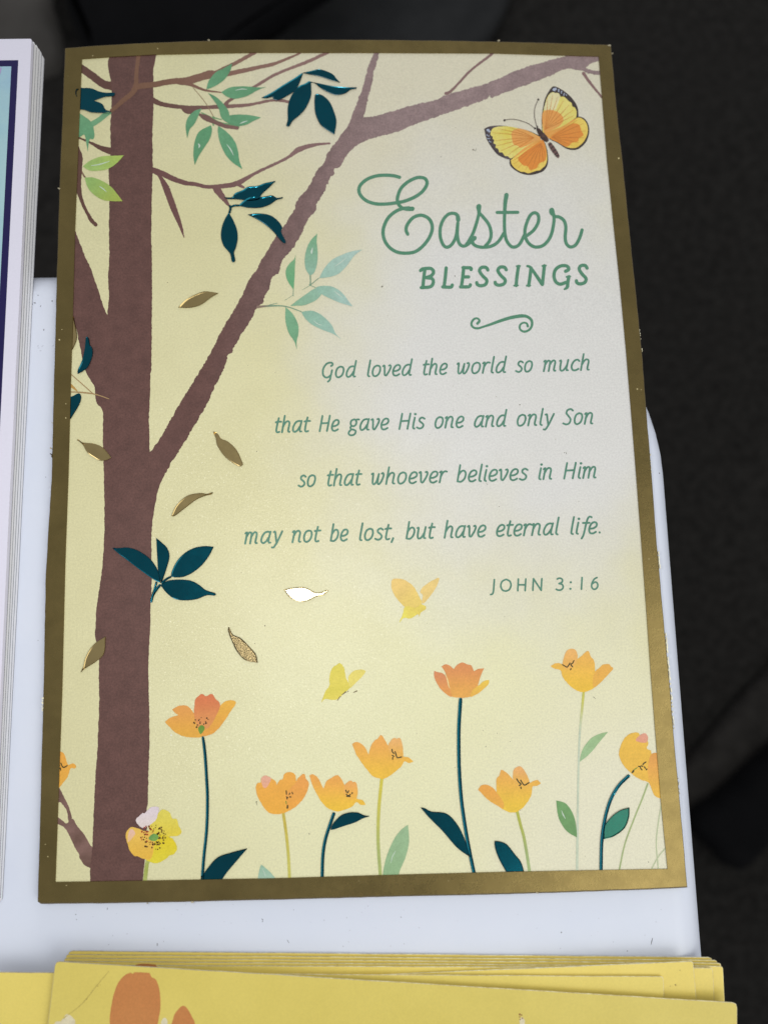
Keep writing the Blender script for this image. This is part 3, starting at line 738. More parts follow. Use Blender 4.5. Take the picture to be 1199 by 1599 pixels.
# poppy on the long teal stem, left
f1 = fpetal('flower', n_([(135, 432, 1), (190, 385), (290, 350, 1), (250, 320), (220, 285, 1), (300, 240), (400, 245), (470, 320), (560, 440), (580, 590), (480, 612), (360, 600), (250, 550), (190, 490)]), (228, 160, 82), (230, 172, 70), card, 4)
f1['label'] = 'open orange poppy with dotted centre, nearest the trunk'
fpetal('petal', n_([(570, 590), (540, 500), (640, 380), (790, 230, 1), (840, 190), (920, 175), (965, 205), (900, 310), (830, 420), (740, 530), (650, 582)]), (234, 178, 70), (228, 162, 70), f1, 4.6)
fpetal('petal', n_([(480, 380), (483, 200), (500, 150), (565, 103), (617, 128), (680, 103), (730, 160), (780, 230), (720, 380), (640, 500), (540, 500)]), (216, 122, 78), (222, 150, 86), f1, 5.2)
dots('stamen', [(x / 7.49 + 240, y / 7.49 + 1070, r) for x, y, r in [(490, 405, 1.2), (475, 437, 1.6), (530, 410, 1.3), (560, 378, .8), (625, 385, 1.4), (640, 400, .9), (548, 430, 1), (590, 455, 1.2), (615, 443, 1.6), (515, 465, 1.3), (505, 490, 1.6), (484, 447, 1), (570, 485, 1.1), (545, 445, 1.3), (610, 425, .9), (538, 398, 1)]], DARK, 6.5, f1)
shape('pistil', n_([(525, 497), (560, 465), (595, 483), (595, 520), (553, 572), (532, 542)]), PISTIL, 7, f1)
foil_line('foil_stem', [(317.2, 1149.5, 3), (318.2, 1156, 4.2), (320, 1170, 4.6), (321.7, 1190), (323.2, 1215), (324.6, 1247), (323.4, 1293.5), (318.8, 1340), (316, 1378)], 4.6, TEAL, card)
fl(D10([(818, 905, 1), (822, 876), (850, 830), (900, 775), (970, 750), (1040, 732, 1), (990, 790), (940, 850), (905, 905, 1)]))
# yellow poppy
f2 = fpetal('flower', q_([(470, 290), (500, 230), (560, 178), (640, 215), (670, 285), (720, 290), (745, 370), (780, 440), (730, 490), (640, 497), (500, 560), (400, 400)]), (226, 212, 92), (228, 206, 70), card, 5)
f2['label'] = 'yellow poppy with a white petal, low beside the trunk'
fpetal('petal', q_([(245, 300), (290, 250), (325, 218), (345, 226), (390, 180), (430, 150), (510, 152), (505, 230), (470, 310), (380, 375), (330, 398), (275, 360)]), (224, 210, 216), (228, 214, 208), f2, 5.5)
fpetal('petal', q_([(440, 480), (640, 500), (700, 560), (725, 640), (690, 700), (640, 718), (600, 755), (500, 805), (420, 795), (350, 730)]), (226, 204, 44), (228, 212, 60), f2, 6)
fpetal('petal', q_([(130, 510), (135, 440), (190, 385), (270, 400), (340, 430), (460, 470), (430, 740), (335, 757), (260, 722), (228, 724), (170, 650), (155, 590)]), (234, 192, 90), (234, 186, 74), f2, 6.5)
fpetal('petal', q_([(150, 500), (165, 430), (200, 405), (238, 455), (215, 500), (165, 560), (148, 560)]), (232, 190, 170), (234, 192, 140), f2, 7, rough=.4)
ds = []; ds2 = []
for _ in range(95):
    th = random.uniform(0, 2 * math.pi); rr = random.uniform(62, 158)
    x, y = 445 + rr * math.cos(th), 505 + rr * math.sin(th) * 0.95
    if 0.2 < (x - 300) / 400 and y < 400 and x > 520 and random.random() < .5: continue
    (ds2 if (x < 450 and y < 560 and random.random() < .6) else ds).append((x / 7.49 + 180, y / 7.49 + 1240, random.uniform(.8, 1.6)))
dots('stamen', ds, ink((104, 74, 34)), 8, f2); dots('stamen', ds2, ink((165, 52, 36)), 8.3, f2)
shape('pistil', q_([(395, 510), (450, 462), (512, 490), (480, 545), (420, 540)]), ink((92, 148, 84), (130, 170, 80), None, None), 9, f2)
ribbon('stem', q_([(388, 760), (370, 850), (348, 1050)]), 6, ink((168, 178, 88), (186, 196, 120), None, None), 4.4, f2)
# tulip with pink tip
f3 = fpetal('flower', p_([(60, 230), (75, 195), (105, 188), (110, 150), (150, 125), (200, 150), (240, 178), (255, 215, 1), (280, 170), (310, 158), (330, 105), (390, 95), (425, 120), (435, 182, 1), (450, 150), (500, 110), (518, 122), (525, 155), (553, 200), (530, 290), (470, 380), (380, 450), (270, 487), (170, 465), (100, 370), (65, 290)]), (238, 172, 76), (240, 176, 70), card, 5)
f3['label'] = 'orange tulip with a pink petal tip'
fpetal('petal', p_([(340, 300), (430, 195), (500, 112), (525, 155), (553, 200), (530, 290), (470, 380), (375, 448), (345, 400)]), (236, 164, 84), (238, 168, 72), f3, 5.5)
fpetal('petal', p_([(108, 165), (115, 140), (150, 124), (200, 150), (190, 185), (155, 240), (125, 232)]), (234, 176, 150), (232, 172, 140), f3, 6)
marks([p_([(343, 268), (346, 300)]), p_([(376, 290), (372, 302)]), p_([(398, 282), (402, 296)]), p_([(345, 325), (358, 332)]), p_([(350, 330), (352, 345)]), p_([(375, 325), (388, 326)]), p_([(355, 405, 2), (354, 428, 2.6)])], f3, 1.7)
marks([p_([(340, 365), (345, 392)])], f3, 1.2, PISTIL)
ribbon('stem', p_([(315, 478), (330, 580), (346, 700), (362, 870), (374, 1100)]), 4.6, ink((200, 180, 80), (206, 200, 100), on_card(443, 1270), on_card(452, 1368), 0.1), 4, f3)
# smaller orange tulip
f4 = fpetal('flower', p_([(558, 130, 1), (590, 115), (640, 150), (690, 245, 1), (720, 180), (760, 150), (820, 123), (860, 160), (887, 215, 1), (945, 172), (965, 190), (992, 188), (1010, 260), (1000, 335), (1060, 360), (1085, 400, 1), (1040, 400), (1000, 375), (950, 420), (880, 450), (810, 460), (730, 430), (670, 370), (630, 300), (590, 220)]), (238, 170, 84), (242, 196, 66), card, 5)
f4['label'] = 'leaning orange tulip above the short teal stem'
fpetal('petal', p_([(890, 215), (945, 172), (965, 190), (992, 188), (1010, 260), (1000, 335), (940, 350), (880, 290)]), (238, 172, 96), (242, 184, 78), f4, 5.5)
marks([p_([(900, 262), (906, 282)]), p_([(926, 268), (916, 288)]), p_([(905, 300), (912, 312), (938, 308), (942, 300)]), p_([(908, 320), (940, 321)]), p_([(960, 285), (958, 294)])], f4, 1.7)
foil_line('foil_stem', p_([(792, 470), (750, 590), (710, 720), (686, 870), (678, 1110)]), 4.9, TEAL, card)
fl(p_([(757, 632, 1), (775, 580), (850, 500), (930, 470), (1010, 470), (1070, 495), (1122, 505, 1), (1060, 525), (980, 565), (880, 597), (790, 628)]))
# pale leaf at the foot
pl = lf(p_([(88, 1120), (92, 1010), (110, 958, 1), (160, 1000), (210, 1050), (250, 1120)]), (170, 200, 178), (154, 190, 165), card, 5, p_([(120, 1000, .5), (140, 1040, 1), (150, 1070, .5)]))
pl['label'] = 'tip of a pale green leaf just above the bottom border'
# tall tulip in the middle
f5 = fpetal('flower', r_([(90, 290, 1), (150, 262), (220, 290), (280, 350), (325, 445, 1), (360, 330), (410, 245), (460, 215), (500, 166), (540, 200), (605, 312, 1), (650, 240), (700, 203), (735, 218), (773, 203), (810, 290), (822, 400), (825, 470), (900, 483), (970, 545, 1), (900, 564), (840, 542), (800, 610), (700, 700), (560, 790), (490, 790), (400, 765), (320, 680), (230, 570), (150, 440)]), (238, 172, 88), (240, 192, 70), card, 5)
f5['label'] = 'orange tulip on a yellow green stem beside the broad pale leaf'
fpetal('petal', r_([(610, 318), (650, 240), (700, 203), (735, 218), (773, 203), (810, 290), (822, 400), (815, 480), (720, 500), (640, 430)]), (236, 180, 110), (238, 182, 84), f5, 5.5)
marks([r_([(663, 368), (668, 400), (690, 430)]), r_([(668, 455), (690, 470)]), r_([(675, 485), (672, 512)]), r_([(708, 402), (735, 485), (755, 490), (800, 478)])], f5, 1.8)
ribbon('stem', [(595.5, 1213), (596, 1216), (591.5, 1263.5), (590.4, 1313.5), (594.2, 1372)], 5, ink((212, 200, 82), (172, 184, 112), on_card(595, 1225), on_card(593, 1350), 0.1), 4, f5)
pl = lf(E10([(655, 880), (665, 790), (700, 700), (735, 650), (770, 622, 1), (775, 700), (760, 770), (735, 830), (712, 880)]), (150, 184, 138), (156, 188, 146), card, 5, E10([(690, 800, .5), (698, 770, 1), (712, 745, .5)]))
pl['label'] = 'broad pale green leaf standing on the bottom border'
# red-orange tulip on tall teal stem
f6 = fpetal('flower', t_([(265, 285, 1), (330, 250), (400, 280), (445, 320, 1), (480, 270), (560, 228), (600, 234), (640, 252), (700, 268), (735, 350, 1), (790, 320), (880, 308, 1), (840, 400), (800, 520), (775, 600), (700, 700), (620, 732), (480, 727), (400, 700), (385, 600), (350, 440), (310, 350)]), (222, 146, 90), (234, 172, 84), card, 5)
f6['label'] = 'coral orange tulip on the tallest teal foil stem'
fpetal('petal', t_([(165, 348, 1), (220, 365), (290, 385), (340, 450), (380, 580), (420, 717), (340, 682), (250, 600), (180, 480), (158, 400)]), (218, 142, 96), (230, 158, 84), f6, 5.5)
fpetal('petal', t_([(680, 715), (720, 620), (800, 560), (870, 495), (950, 480), (940, 540), (860, 622), (760, 692)]), (240, 202, 84), (236, 182, 80), f6, 5.7)
ribbon('petal', t_([(320, 390, .6), (352, 470, 1.8), (372, 560, 1.6), (390, 600, .6)]), 1.6, ink((240, 214, 150)), 6.2, f6)
foil_line('foil_stem', [(719, 1089.6, 4), (718.6, 1095), (717, 1120), (716, 1147), (716.6, 1197), (720, 1247), (727, 1297), (735, 1340), (741, 1368)], 5.4, TEAL, card)
fl(E10([(828, 541, 1), (850, 545), (880, 560), (950, 570), (1000, 620), (1035, 690), (1062, 775, 1), (1000, 730), (930, 650), (870, 590)]))
# tall tulip right
f7 = fpetal('flower', u_([(85, 370, 1), (140, 335), (210, 330), (258, 345, 1), (275, 250), (310, 160), (360, 125), (430, 130), (465, 190), (470, 262, 1), (520, 230), (580, 175), (630, 155), (660, 230), (710, 290), (725, 445, 1), (780, 400), (840, 350), (920, 340), (950, 372), (985, 405), (930, 470), (830, 580), (700, 690), (560, 744), (440, 710), (340, 630), (260, 530), (235, 440), (200, 415), (130, 400)]), (240, 184, 90), (242, 196, 70), card, 5)
f7['label'] = 'orange tulip at the right on a thin pale stem, highest of the flowers'
fpetal('petal', u_([(725, 450), (780, 400), (840, 350), (920, 340), (950, 372), (985, 405), (930, 470), (830, 580), (710, 680), (690, 560)]), (236, 178, 84), (238, 182, 80), f7, 5.5)
fpetal('petal', u_([(258, 350), (275, 250), (310, 160), (360, 125), (430, 130), (465, 190), (470, 265), (420, 380), (320, 420)]), (240, 184, 108), (240, 184, 92), f7, 5.6)
marks([u_([(256, 350), (300, 375), (322, 384), (345, 355), (362, 325)]), u_([(420, 290), (398, 330), (372, 345), (400, 380)]), u_([(378, 405), (370, 422)])], f7, 1.7)
ribbon('stem', [(910.8, 1079), (908.5, 1105), (904.6, 1147, 3.2), (902.4, 1213.5, 3), (901.4, 1280, 3.4), (900.4, 1364, 4)], 3.8, ink((206, 202, 96), (202, 212, 188), on_card(909, 1085), on_card(905, 1150), 0.1), 4, f7)
lf(F10([(552, 330, 1), (565, 275), (600, 225), (640, 200), (686, 188, 1), (650, 230), (600, 290)]), (164, 196, 148), (160, 192, 140), f7, 5.5)
lf(F10([(443, 509, 1), (490, 525), (525, 580), (538, 640), (540, 682, 1), (490, 650), (455, 590)]), (118, 164, 104), (112, 156, 100), f7, 5.5, F10([(468, 556, .6), (476, 576, 1.8), (486, 594, .6)]))
# low tulip right
f8 = fpetal('flower', v_([(150, 490, 1), (190, 430), (250, 415), (330, 440), (412, 522, 1), (415, 330), (450, 290), (480, 203), (530, 225), (600, 280), (652, 345, 1), (655, 230), (680, 180), (750, 153), (810, 210), (860, 300), (885, 387), (950, 360), (1010, 355), (1052, 397, 1), (990, 435), (930, 450), (915, 560), (850, 680), (740, 790), (640, 820), (540, 790), (430, 720), (300, 640)]), (236, 174, 86), (240, 200, 70), card, 5)
f8['label'] = 'orange tulip low at the right between two teal leaves'
fpetal('petal', v_([(652, 345), (655, 230), (680, 180), (750, 153), (810, 210), (860, 300), (885, 387), (800, 440), (700, 430)]), (238, 178, 110), (238, 184, 84), f8, 5.5)
fpetal('petal', v_([(150, 490, 1), (190, 430), (250, 415), (330, 440), (412, 522), (520, 690), (500, 765), (430, 722), (300, 640)]), (236, 168, 78), (238, 178, 78), f8, 5.6)
marks([v_([(703, 333), (730, 375), (765, 410), (740, 428)]), v_([(760, 352), (790, 400), (820, 422), (878, 388)]), v_([(762, 452), (766, 470)])], f8, 1.9)
ribbon('stem', [(807, 1267), (812, 1287), (817.5, 1307), (823, 1338), (827, 1366)], 4.6, ink((178, 182, 80), (168, 188, 128), on_card(808, 1275), on_card(824, 1350), 0.1), 4, f8)
fl(F10([(155, 702), (168, 698), (210, 712), (250, 760), (280, 800), (300, 870, 1), (225, 870, 1), (180, 790), (160, 740)]))
# big flower cut by the right border
f9 = fpetal('flower', w_([(295, 270), (335, 165), (400, 103), (480, 88), (505, 118), (560, 150), (585, 200), (567, 248), (610, 270), (620, 303), (690, 290), (735, 280, 1), (765, 790, 1), (715, 752), (650, 720), (620, 660), (590, 590), (500, 555), (420, 500), (340, 420), (300, 340)]), (240, 192, 78), (240, 190, 76), card, 5)
f9['label'] = 'orange flower cut off by the right border'
fpetal('petal', w_([(618, 305), (690, 290), (735, 280, 1), (765, 790, 1), (715, 752), (655, 715), (625, 650), (590, 580), (580, 420)]), (234, 166, 84), (240, 190, 74), f9, 5.5)
fpetal('petal', w_([(458, 165), (500, 115), (560, 97), (582, 150), (565, 187), (500, 185)]), (232, 166, 140), (230, 162, 132), f9, 6)
marks([w_([(425, 485, 2.6), (438, 470, 2.6)]), w_([(487, 425), (505, 430)]), w_([(505, 440), (520, 460)]), w_([(560, 382), (540, 395), (530, 408)]), w_([(512, 420), (528, 425)]), w_([(545, 430), (555, 445)]), w_([(562, 460), (570, 452)])], f9, 1.8)
marks([w_([(440, 460), (475, 438)])], f9, 1.2, PISTIL)
foil_line('foil_stem', [(982, 1210), (965, 1227), (952, 1250), (943.5, 1280), (938.8, 1313.5), (937.5, 1364)], 5, TEAL, card)
fl(F10([(664, 690, 1), (668, 630), (700, 585), (740, 555), (785, 541, 1), (782, 590), (760, 640), (710, 677)]), TEAL_GREEN)
ribbon('stem', [[(1010.7, 1224, 2.6), (1001, 1250, 2.4), (990, 1277, 2.3), (975, 1318, 2.3), (966, 1360, 2.4)]], 2.4, ink((170, 186, 130)), 4, f9)
ribbon('stem', [[(1032, 1254, 1.6), (1027, 1286, 1.8), (1024, 1318, 1.8), (1027.5, 1360, 1.8)], [(1044, 1318, 1.6), (1027, 1338, 1.8), (1014, 1362, 1.8)]], 1.8, ink((196, 206, 166)), 4.2, f9)
# flower cut by the left border
f10 = fpetal('flower', k_([(50, 80, 1), (100, 88), (140, 120), (168, 200), (180, 228), (205, 222), (240, 216), (262, 240), (250, 266), (205, 268), (170, 360), (85, 468), (50, 480, 1)]), (234, 168, 72), (236, 176, 72), card, 2.6)
f10['label'] = 'orange flower cut off by the left border'
marks([k_([(75, 250), (95, 235)]), k_([(90, 260), (105, 262)]), k_([(102, 268), (104, 284)]), k_([(105, 210), (125, 250), (145, 252), (172, 236)])], f10, 1.6)

# --- butterflies
bf = shape('butterfly', g_([(68, 483, 1), (110, 460), (180, 450), (260, 452), (400, 475), (500, 500), (600, 545), (620, 580), (350, 770), (320, 782), (280, 775), (200, 735), (130, 650), (88, 570)]), ink((62, 54, 52), (88, 78, 84), None, None), 4, card, 1.3, .1)
bf['label'] = 'large yellow and orange butterfly with dark wing edges'
INKD = ink((66, 57, 54)); BR_ = ink((230, 166, 84));
shape('wing', g_([(590, 545, 1), (345, 775, 1), (420, 770), (645, 612, 1)]), BR_, 4.35, bf); shape('wing', g_([(655, 520, 1), (985, 372, 1), (960, 425), (705, 580, 1)]), BR_, 4.35, bf)
YL = ink((228, 212, 100), (230, 218, 130), None, None, .04); YO = ink((234, 200, 90), (236, 208, 104), None, None, .04)
OR1 = ink((232, 172, 96), (230, 160, 84), None, None, .05); OR2 = ink((230, 150, 68), (226, 140, 60), None, None, .05)
def wing(pts, mat, layer): return shape('wing', g_(pts), mat, layer, bf, 1.3, .05)
wing([(130, 520), (150, 480), (200, 462), (300, 458), (420, 480), (500, 502), (590, 548), (612, 578), (470, 665), (350, 765), (318, 768), (300, 752), (270, 748), (245, 715), (215, 712), (205, 680), (180, 668), (183, 636), (160, 625), (165, 592), (148, 580), (152, 560), (132, 545)], YL, 4.5)
wing([(335, 530), (350, 500), (400, 480), (480, 495), (590, 548), (618, 575), (540, 620), (430, 668), (400, 650), (360, 640), (345, 600)], OR1, 5)
wing([(318, 800), (345, 768), (620, 600), (655, 605), (685, 680), (697, 783), (685, 850), (640, 903), (540, 934), (450, 928), (370, 888), (325, 845)], INKD, 4.2)
wing([(332, 800), (355, 770), (620, 602), (652, 607), (678, 680), (686, 783), (670, 840), (640, 868), (615, 890), (580, 895), (545, 908), (500, 920), (460, 906), (430, 905), (380, 878), (342, 840)], YO, 4.7)
wing([(400, 780), (440, 730), (620, 602), (655, 612), (680, 710), (670, 790), (635, 810), (600, 830), (585, 868), (520, 887), (495, 850), (460, 845), (430, 822)], OR2, 5.2)
wing([(637, 500), (633, 380), (645, 280), (668, 180), (718, 90), (760, 63), (850, 108), (930, 178), (982, 260), (994, 330), (990, 372), (955, 400), (800, 470), (660, 522)], INKD, 4)
wing([(641, 500), (640, 380), (655, 280), (678, 195), (700, 150), (735, 122), (770, 128), (800, 132), (818, 165), (850, 165), (880, 190), (905, 215), (925, 225), (935, 260), (960, 275), (975, 310), (972, 365), (950, 385), (830, 460), (665, 518)], YL, 4.5)
wing([(655, 290), (682, 198), (703, 152), (735, 125), (770, 130), (800, 134), (815, 170), (790, 240), (770, 290), (720, 300)], ink((226, 218, 168)), 4.8)
wing([(640, 330), (700, 295), (780, 312), (830, 350), (845, 400), (800, 460), (670, 518), (645, 470)], OR1, 5)
wing([(705, 570), (800, 500), (930, 410), (990, 362), (1052, 380), (1092, 440), (1100, 520), (1073, 605), (1022, 662), (960, 690), (880, 678), (790, 622)], INKD, 4.3)
wing([(712, 570), (800, 502), (935, 415), (990, 372), (1045, 392), (1080, 445), (1085, 520), (1058, 590), (1020, 635), (965, 670), (880, 664), (795, 616)], YO, 4.7)
wing([(715, 570), (800, 502), (930, 432), (1000, 443), (1022, 500), (1042, 545), (1000, 575), (990, 605), (930, 620), (900, 650), (860, 655), (790, 615)], OR2, 5.2)
veins = []
for x, y in ((150, 520), (170, 600), (190, 650), (230, 700), (300, 740), (200, 480), (320, 470)): veins.append(g_([(560, 570, .5), ((x + 560) / 2, (y + 570) / 2 - 6, .9), (x, y, .3)]))
for x, y in ((360, 830), (400, 870), (470, 890), (530, 900), (600, 870), (650, 820), (670, 740), (345, 800)): veins.append(g_([(625, 625, .6), ((x + 625) / 2, (y + 625) / 2, 1.1), (x, y, .3)]))
for x, y in ((690, 180), (740, 150), (790, 165), (850, 200), (900, 250), (940, 300), (950, 350)): veins.append(g_([(665, 490, .5), ((x + 665) / 2 + 6, (y + 490) / 2, .9), (x, y, .3)]))
for x, y in ((980, 400), (1040, 430), (1070, 500), (1050, 570), (1000, 620), (930, 645), (860, 640)): veins.append(g_([(735, 565, .6), ((x + 735) / 2, (y + 565) / 2, 1.1), (x, y, .3)]))
ribbon('vein', veins, 1.0, ink((206, 128, 58)), 5.7, bf)
shape('body', g_([(585, 468), (610, 478), (650, 520), (690, 565), (702, 600), (685, 614), (640, 592), (605, 545), (583, 500)]), ink((52, 42, 38), (84, 64, 58), None, None, .2, 900), 7, bf)
shape('body', g_([(694, 628), (715, 612), (765, 670), (800, 728), (808, 755), (798, 770), (772, 752), (720, 685)]), ink((112, 84, 80)), 6.6, bf)
ribbon('body', [g_([(705, 645), (728, 628)]), g_([(725, 675), (748, 655)]), g_([(745, 705), (770, 688)]), g_([(762, 735), (788, 718)]), g_([(775, 752), (802, 745)])], 2.0, INKD, 7.2, bf)
ribbon('antenna', [g_([(568, 480), (500, 430), (400, 395), (330, 388), (268, 396)]), g_([(585, 462), (562, 360), (568, 265), (600, 195)])], 1.1, ink((110, 98, 90)), 6, bf)
dots('antenna', [(745 + 268 / 6.31, 125 + 397 / 6.31, 1.8), (745 + 600 / 6.31, 125 + 193 / 6.31, 1.8), (745 + 567 / 6.31, 125 + 478 / 6.31, 1.6), (745 + 590 / 6.31, 125 + 462 / 6.31, 1.4)], INKD, 7.4, bf)
dots('wing', [(745 + x / 6.31, 125 + y / 6.31, r) for x, y, r in [(105, 495, 2.4), (118, 508, 1.8), (95, 545, 1.2), (112, 552, 1), (103, 578, 1.2), (120, 578, 1), (118, 605, 1), (130, 612, .9), (755, 97, 2.6), (770, 90, 2), (800, 100, 1.3), (800, 115, 1.2), (828, 115, 1.2), (826, 130, 1), (855, 135, 1.1), (850, 150, 1), (875, 150, 1)]], ink((176, 186, 206)), 5.2, bf)
bf2 = shape('butterfly', x_([(690, 130), (700, 85), (760, 78), (830, 100), (890, 150), (940, 240), (962, 305), (900, 345), (815, 330), (750, 270), (700, 190)]), ink((236, 202, 122), (234, 206, 112), on_card(620, 910), on_card(640, 950), .08), 3, card, 1.6, .3)
bf2['label'] = 'soft orange butterfly above the flowers'
shape('wing', x_([(948, 190), (1000, 130), (1110, 70), (1105, 120), (1060, 200), (985, 295), (962, 285), (972, 230)]), ink((234, 204, 128)), 3.6, bf2, 1.6, .3)
shape('body', x_([(815, 325), (905, 335), (955, 308), (1000, 330), (998, 348), (950, 380), (940, 420), (925, 395), (860, 432), (800, 430), (762, 468), (790, 400)]), ink((236, 214, 100), (230, 218, 96), None, None), 3.9, bf2, 1.6, .4)
bf1 = shape('butterfly', x_([(140, 960), (160, 880), (200, 850), (230, 830), (265, 860), (280, 920), (290, 970), (312, 1010), (330, 1040), (290, 1080), (200, 1157), (100, 1150), (68, 1182), (100, 1090), (140, 1030)]), ink((228, 214, 88), (224, 208, 92), None, None), 3, card, 1.6, .3)
bf1['label'] = 'small lemon yellow butterfly'
shape('wing', x_([(308, 1000), (310, 950), (350, 905), (410, 888), (460, 900), (430, 950), (370, 1010), (325, 1048)]), ink((232, 216, 112)), 3.6, bf1, 1.6, .3)
ribbon('antenna', [x_([(210, 1165, .8), (225, 1140, 1.4), (240, 1126, .8)]), x_([(252, 1112, 1), (285, 1087, 2)]), x_([(300, 1088, 1), (308, 1082, 1)]), x_([(355, 1092, 1), (385, 1078, 1.6)])], 1.2, ink((128, 112, 82)), 4.4, bf1)

# --- lettering
TXT = ink((84, 140, 110), (90, 140, 114), None, None, 0.05, 500, 0.10)
TXT2 = ink((86, 134, 114), (94, 142, 122), None, None, 0.05, 500, 0.10)
ribbon('heading', [
    h_([(475, 100, 5.4), (420, 88), (340, 82), (250, 90), (170, 120), (110, 170), (92, 225), (115, 280), (170, 325), (250, 350), (340, 352), (430, 342), (520, 325), (620, 283), (690, 230), (728, 165), (715, 118), (670, 103), (620, 110), (550, 145), (490, 200), (458, 270), (452, 325), (468, 362), (500, 392), (545, 398), (590, 396, 7)]) if False else
    [p if len(p) > 2 else (p[0], p[1], 5.3) for p in h_([(472, 102), (420, 88), (340, 82), (250, 90), (170, 120), (110, 170), (92, 225), (115, 280), (170, 325), (250, 350), (340, 352), (430, 342), (520, 325), (620, 283), (690, 230), (728, 165), (715, 118), (670, 103), (620, 110), (550, 145), (490, 200), (458, 270), (452, 325), (468, 362), (500, 390), (545, 399, 6), (592, 396, 7)])],
    [p if len(p) > 2 else (p[0], p[1], 5.3) for p in h_([(560, 388), (500, 395), (430, 425), (360, 490), (320, 590), (328, 680), (375, 755), (445, 800), (530, 812), (620, 797), (700, 735), (758, 650), (778, 570), (755, 500), (700, 462), (645, 460), (590, 487), (545, 545), (533, 595), (548, 634)])],
    [p if len(p) > 2 else (p[0], p[1], 5.1) for p in h_([(1020, 500, 7), (1014, 462, 6), (985, 440), (930, 447), (880, 500), (853, 580), (855, 670), (885, 740), (925, 755), (972, 715), (1003, 640), (1017, 530)])],
    [p if len(p) > 2 else (p[0], p[1], 5.1) for p in h_([(1016, 530), (1012, 640), (1030, 720), (1070, 746), (1120, 722), (1160, 672)])],
    [p if len(p) > 2 else (p[0], p[1], 5.1) for p in i_([(-15, 615), (15, 570), (52, 500), (85, 400), (104, 320), (103, 262, 8), (105, 255, 8)])],
    [p if len(p) > 2 else (p[0], p[1], 5.1) for p in i_([(104, 312), (150, 360), (200, 430), (219, 510), (205, 575), (165, 625)])],
    [p if len(p) > 2 else (p[0], p[1], 5.1) for p in i_([(64, 550, 7), (42, 578, 6), (62, 615), (125, 636), (215, 628), (285, 585), (338, 505)])],
    [p if len(p) > 2 else (p[0], p[1], 5.1) for p in i_([(362, 148, 7), (350, 230, 6), (344, 350), (345, 480), (362, 570), (405, 628), (450, 632), (490, 600), (528, 525)])],
    [(p[0], p[1], 5.0) for p in i_([(275, 311), (468, 310)])],
    [p if len(p) > 2 else (p[0], p[1], 5.1) for p in i_([(556, 527), (618, 475), (660, 400), (658, 335), (622, 314), (580, 345), (545, 430), (534, 500), (550, 570), (597, 622), (655, 635), (718, 610), (772, 540), (800, 440), (806, 350), (788, 312, 8.5), (785, 290, 8)])],
    [p if len(p) > 2 else (p[0], p[1], 5.1) for p in i_([(812, 350), (855, 354), (900, 388), (917, 450), (911, 540), (922, 602), (960, 634), (1008, 615), (1046, 550), (1069, 475)])],
], 5, TXT, 3, card, step=1.3, slope=0.003)
W5 = 5.2
ribbon('heading', [
    h_([(668, 975), (690, 958), (712, 958)]), h_([(710, 955), (698, 1050), (690, 1130)]), h_([(708, 956), (765, 956), (790, 985), (770, 1022), (715, 1042)]), h_([(725, 1042), (775, 1050), (788, 1085), (762, 1125), (675, 1135)]),
    h_([(908, 950), (898, 1050), (888, 1128)]), h_([(875, 1128), (950, 1130), (965, 1110)]),
    h_([(1072, 945), (1062, 1040), (1050, 1128)]), h_([(1065, 948), (1138, 950), (1140, 966)]), h_([(1062, 1035), (1118, 1034)]), h_([(1042, 1128), (1120, 1126), (1134, 1108)]),
    i_([(188, 850), (172, 826), (130, 826), (110, 858), (140, 905), (178, 945), (165, 985), (120, 997), (90, 985), (85, 968)]),
    i_([(360, 848), (344, 824), (302, 824), (282, 856), (312, 903), (350, 943), (337, 980), (292, 992), (262, 982), (257, 965)]),
    i_([(474, 815), (462, 900), (452, 995)]), i_([(458, 815, 3), (488, 812, 3)]), i_([(434, 996, 3), (468, 994, 3)]),
    i_([(592, 830), (582, 910), (570, 995)]), i_([(556, 812, 3.5), (585, 825, 4.5), (640, 900), (696, 985)]), i_([(716, 810), (708, 890), (698, 985)]), i_([(698, 812, 3), (730, 808, 3)]), i_([(552, 996, 3), (584, 995, 3)]),
    i_([(915, 862, 5.5), (945, 842), (925, 812), (870, 812), (822, 845), (806, 900), (822, 958), (865, 982), (920, 965)]), i_([(945, 912), (936, 965), (930, 1010), (905, 1030, 3)]), i_([(924, 914, 3), (958, 910, 3)]),
    i_([(1116, 832), (1098, 808), (1058, 810), (1042, 842), (1070, 888), (1106, 930), (1092, 968), (1048, 980), (1020, 968), (1016, 950)]),
], W5, TXT, 3, card, step=1.3, slope=0.002)
# flourish
ribbon('flourish', [p if len(p) > 2 else (p[0], p[1], 3.4) for p in o_([(232, 232, 4.4), (262, 195, 3.6), (230, 158, 3), (175, 175), (145, 235), (168, 285), (235, 302), (330, 275), (430, 242, 4), (560, 195, 4.8), (700, 152, 5.2), (850, 125, 5.4), (940, 132, 4.6), (1005, 180, 4.2), (1017, 250, 3.8), (980, 320, 3.6), (905, 350, 3.4), (845, 315, 3.2), (845, 255, 3.2), (890, 222, 3), (940, 232, 3), (955, 272, 4)])], 3.4, TXT, 3, card, step=1.0)

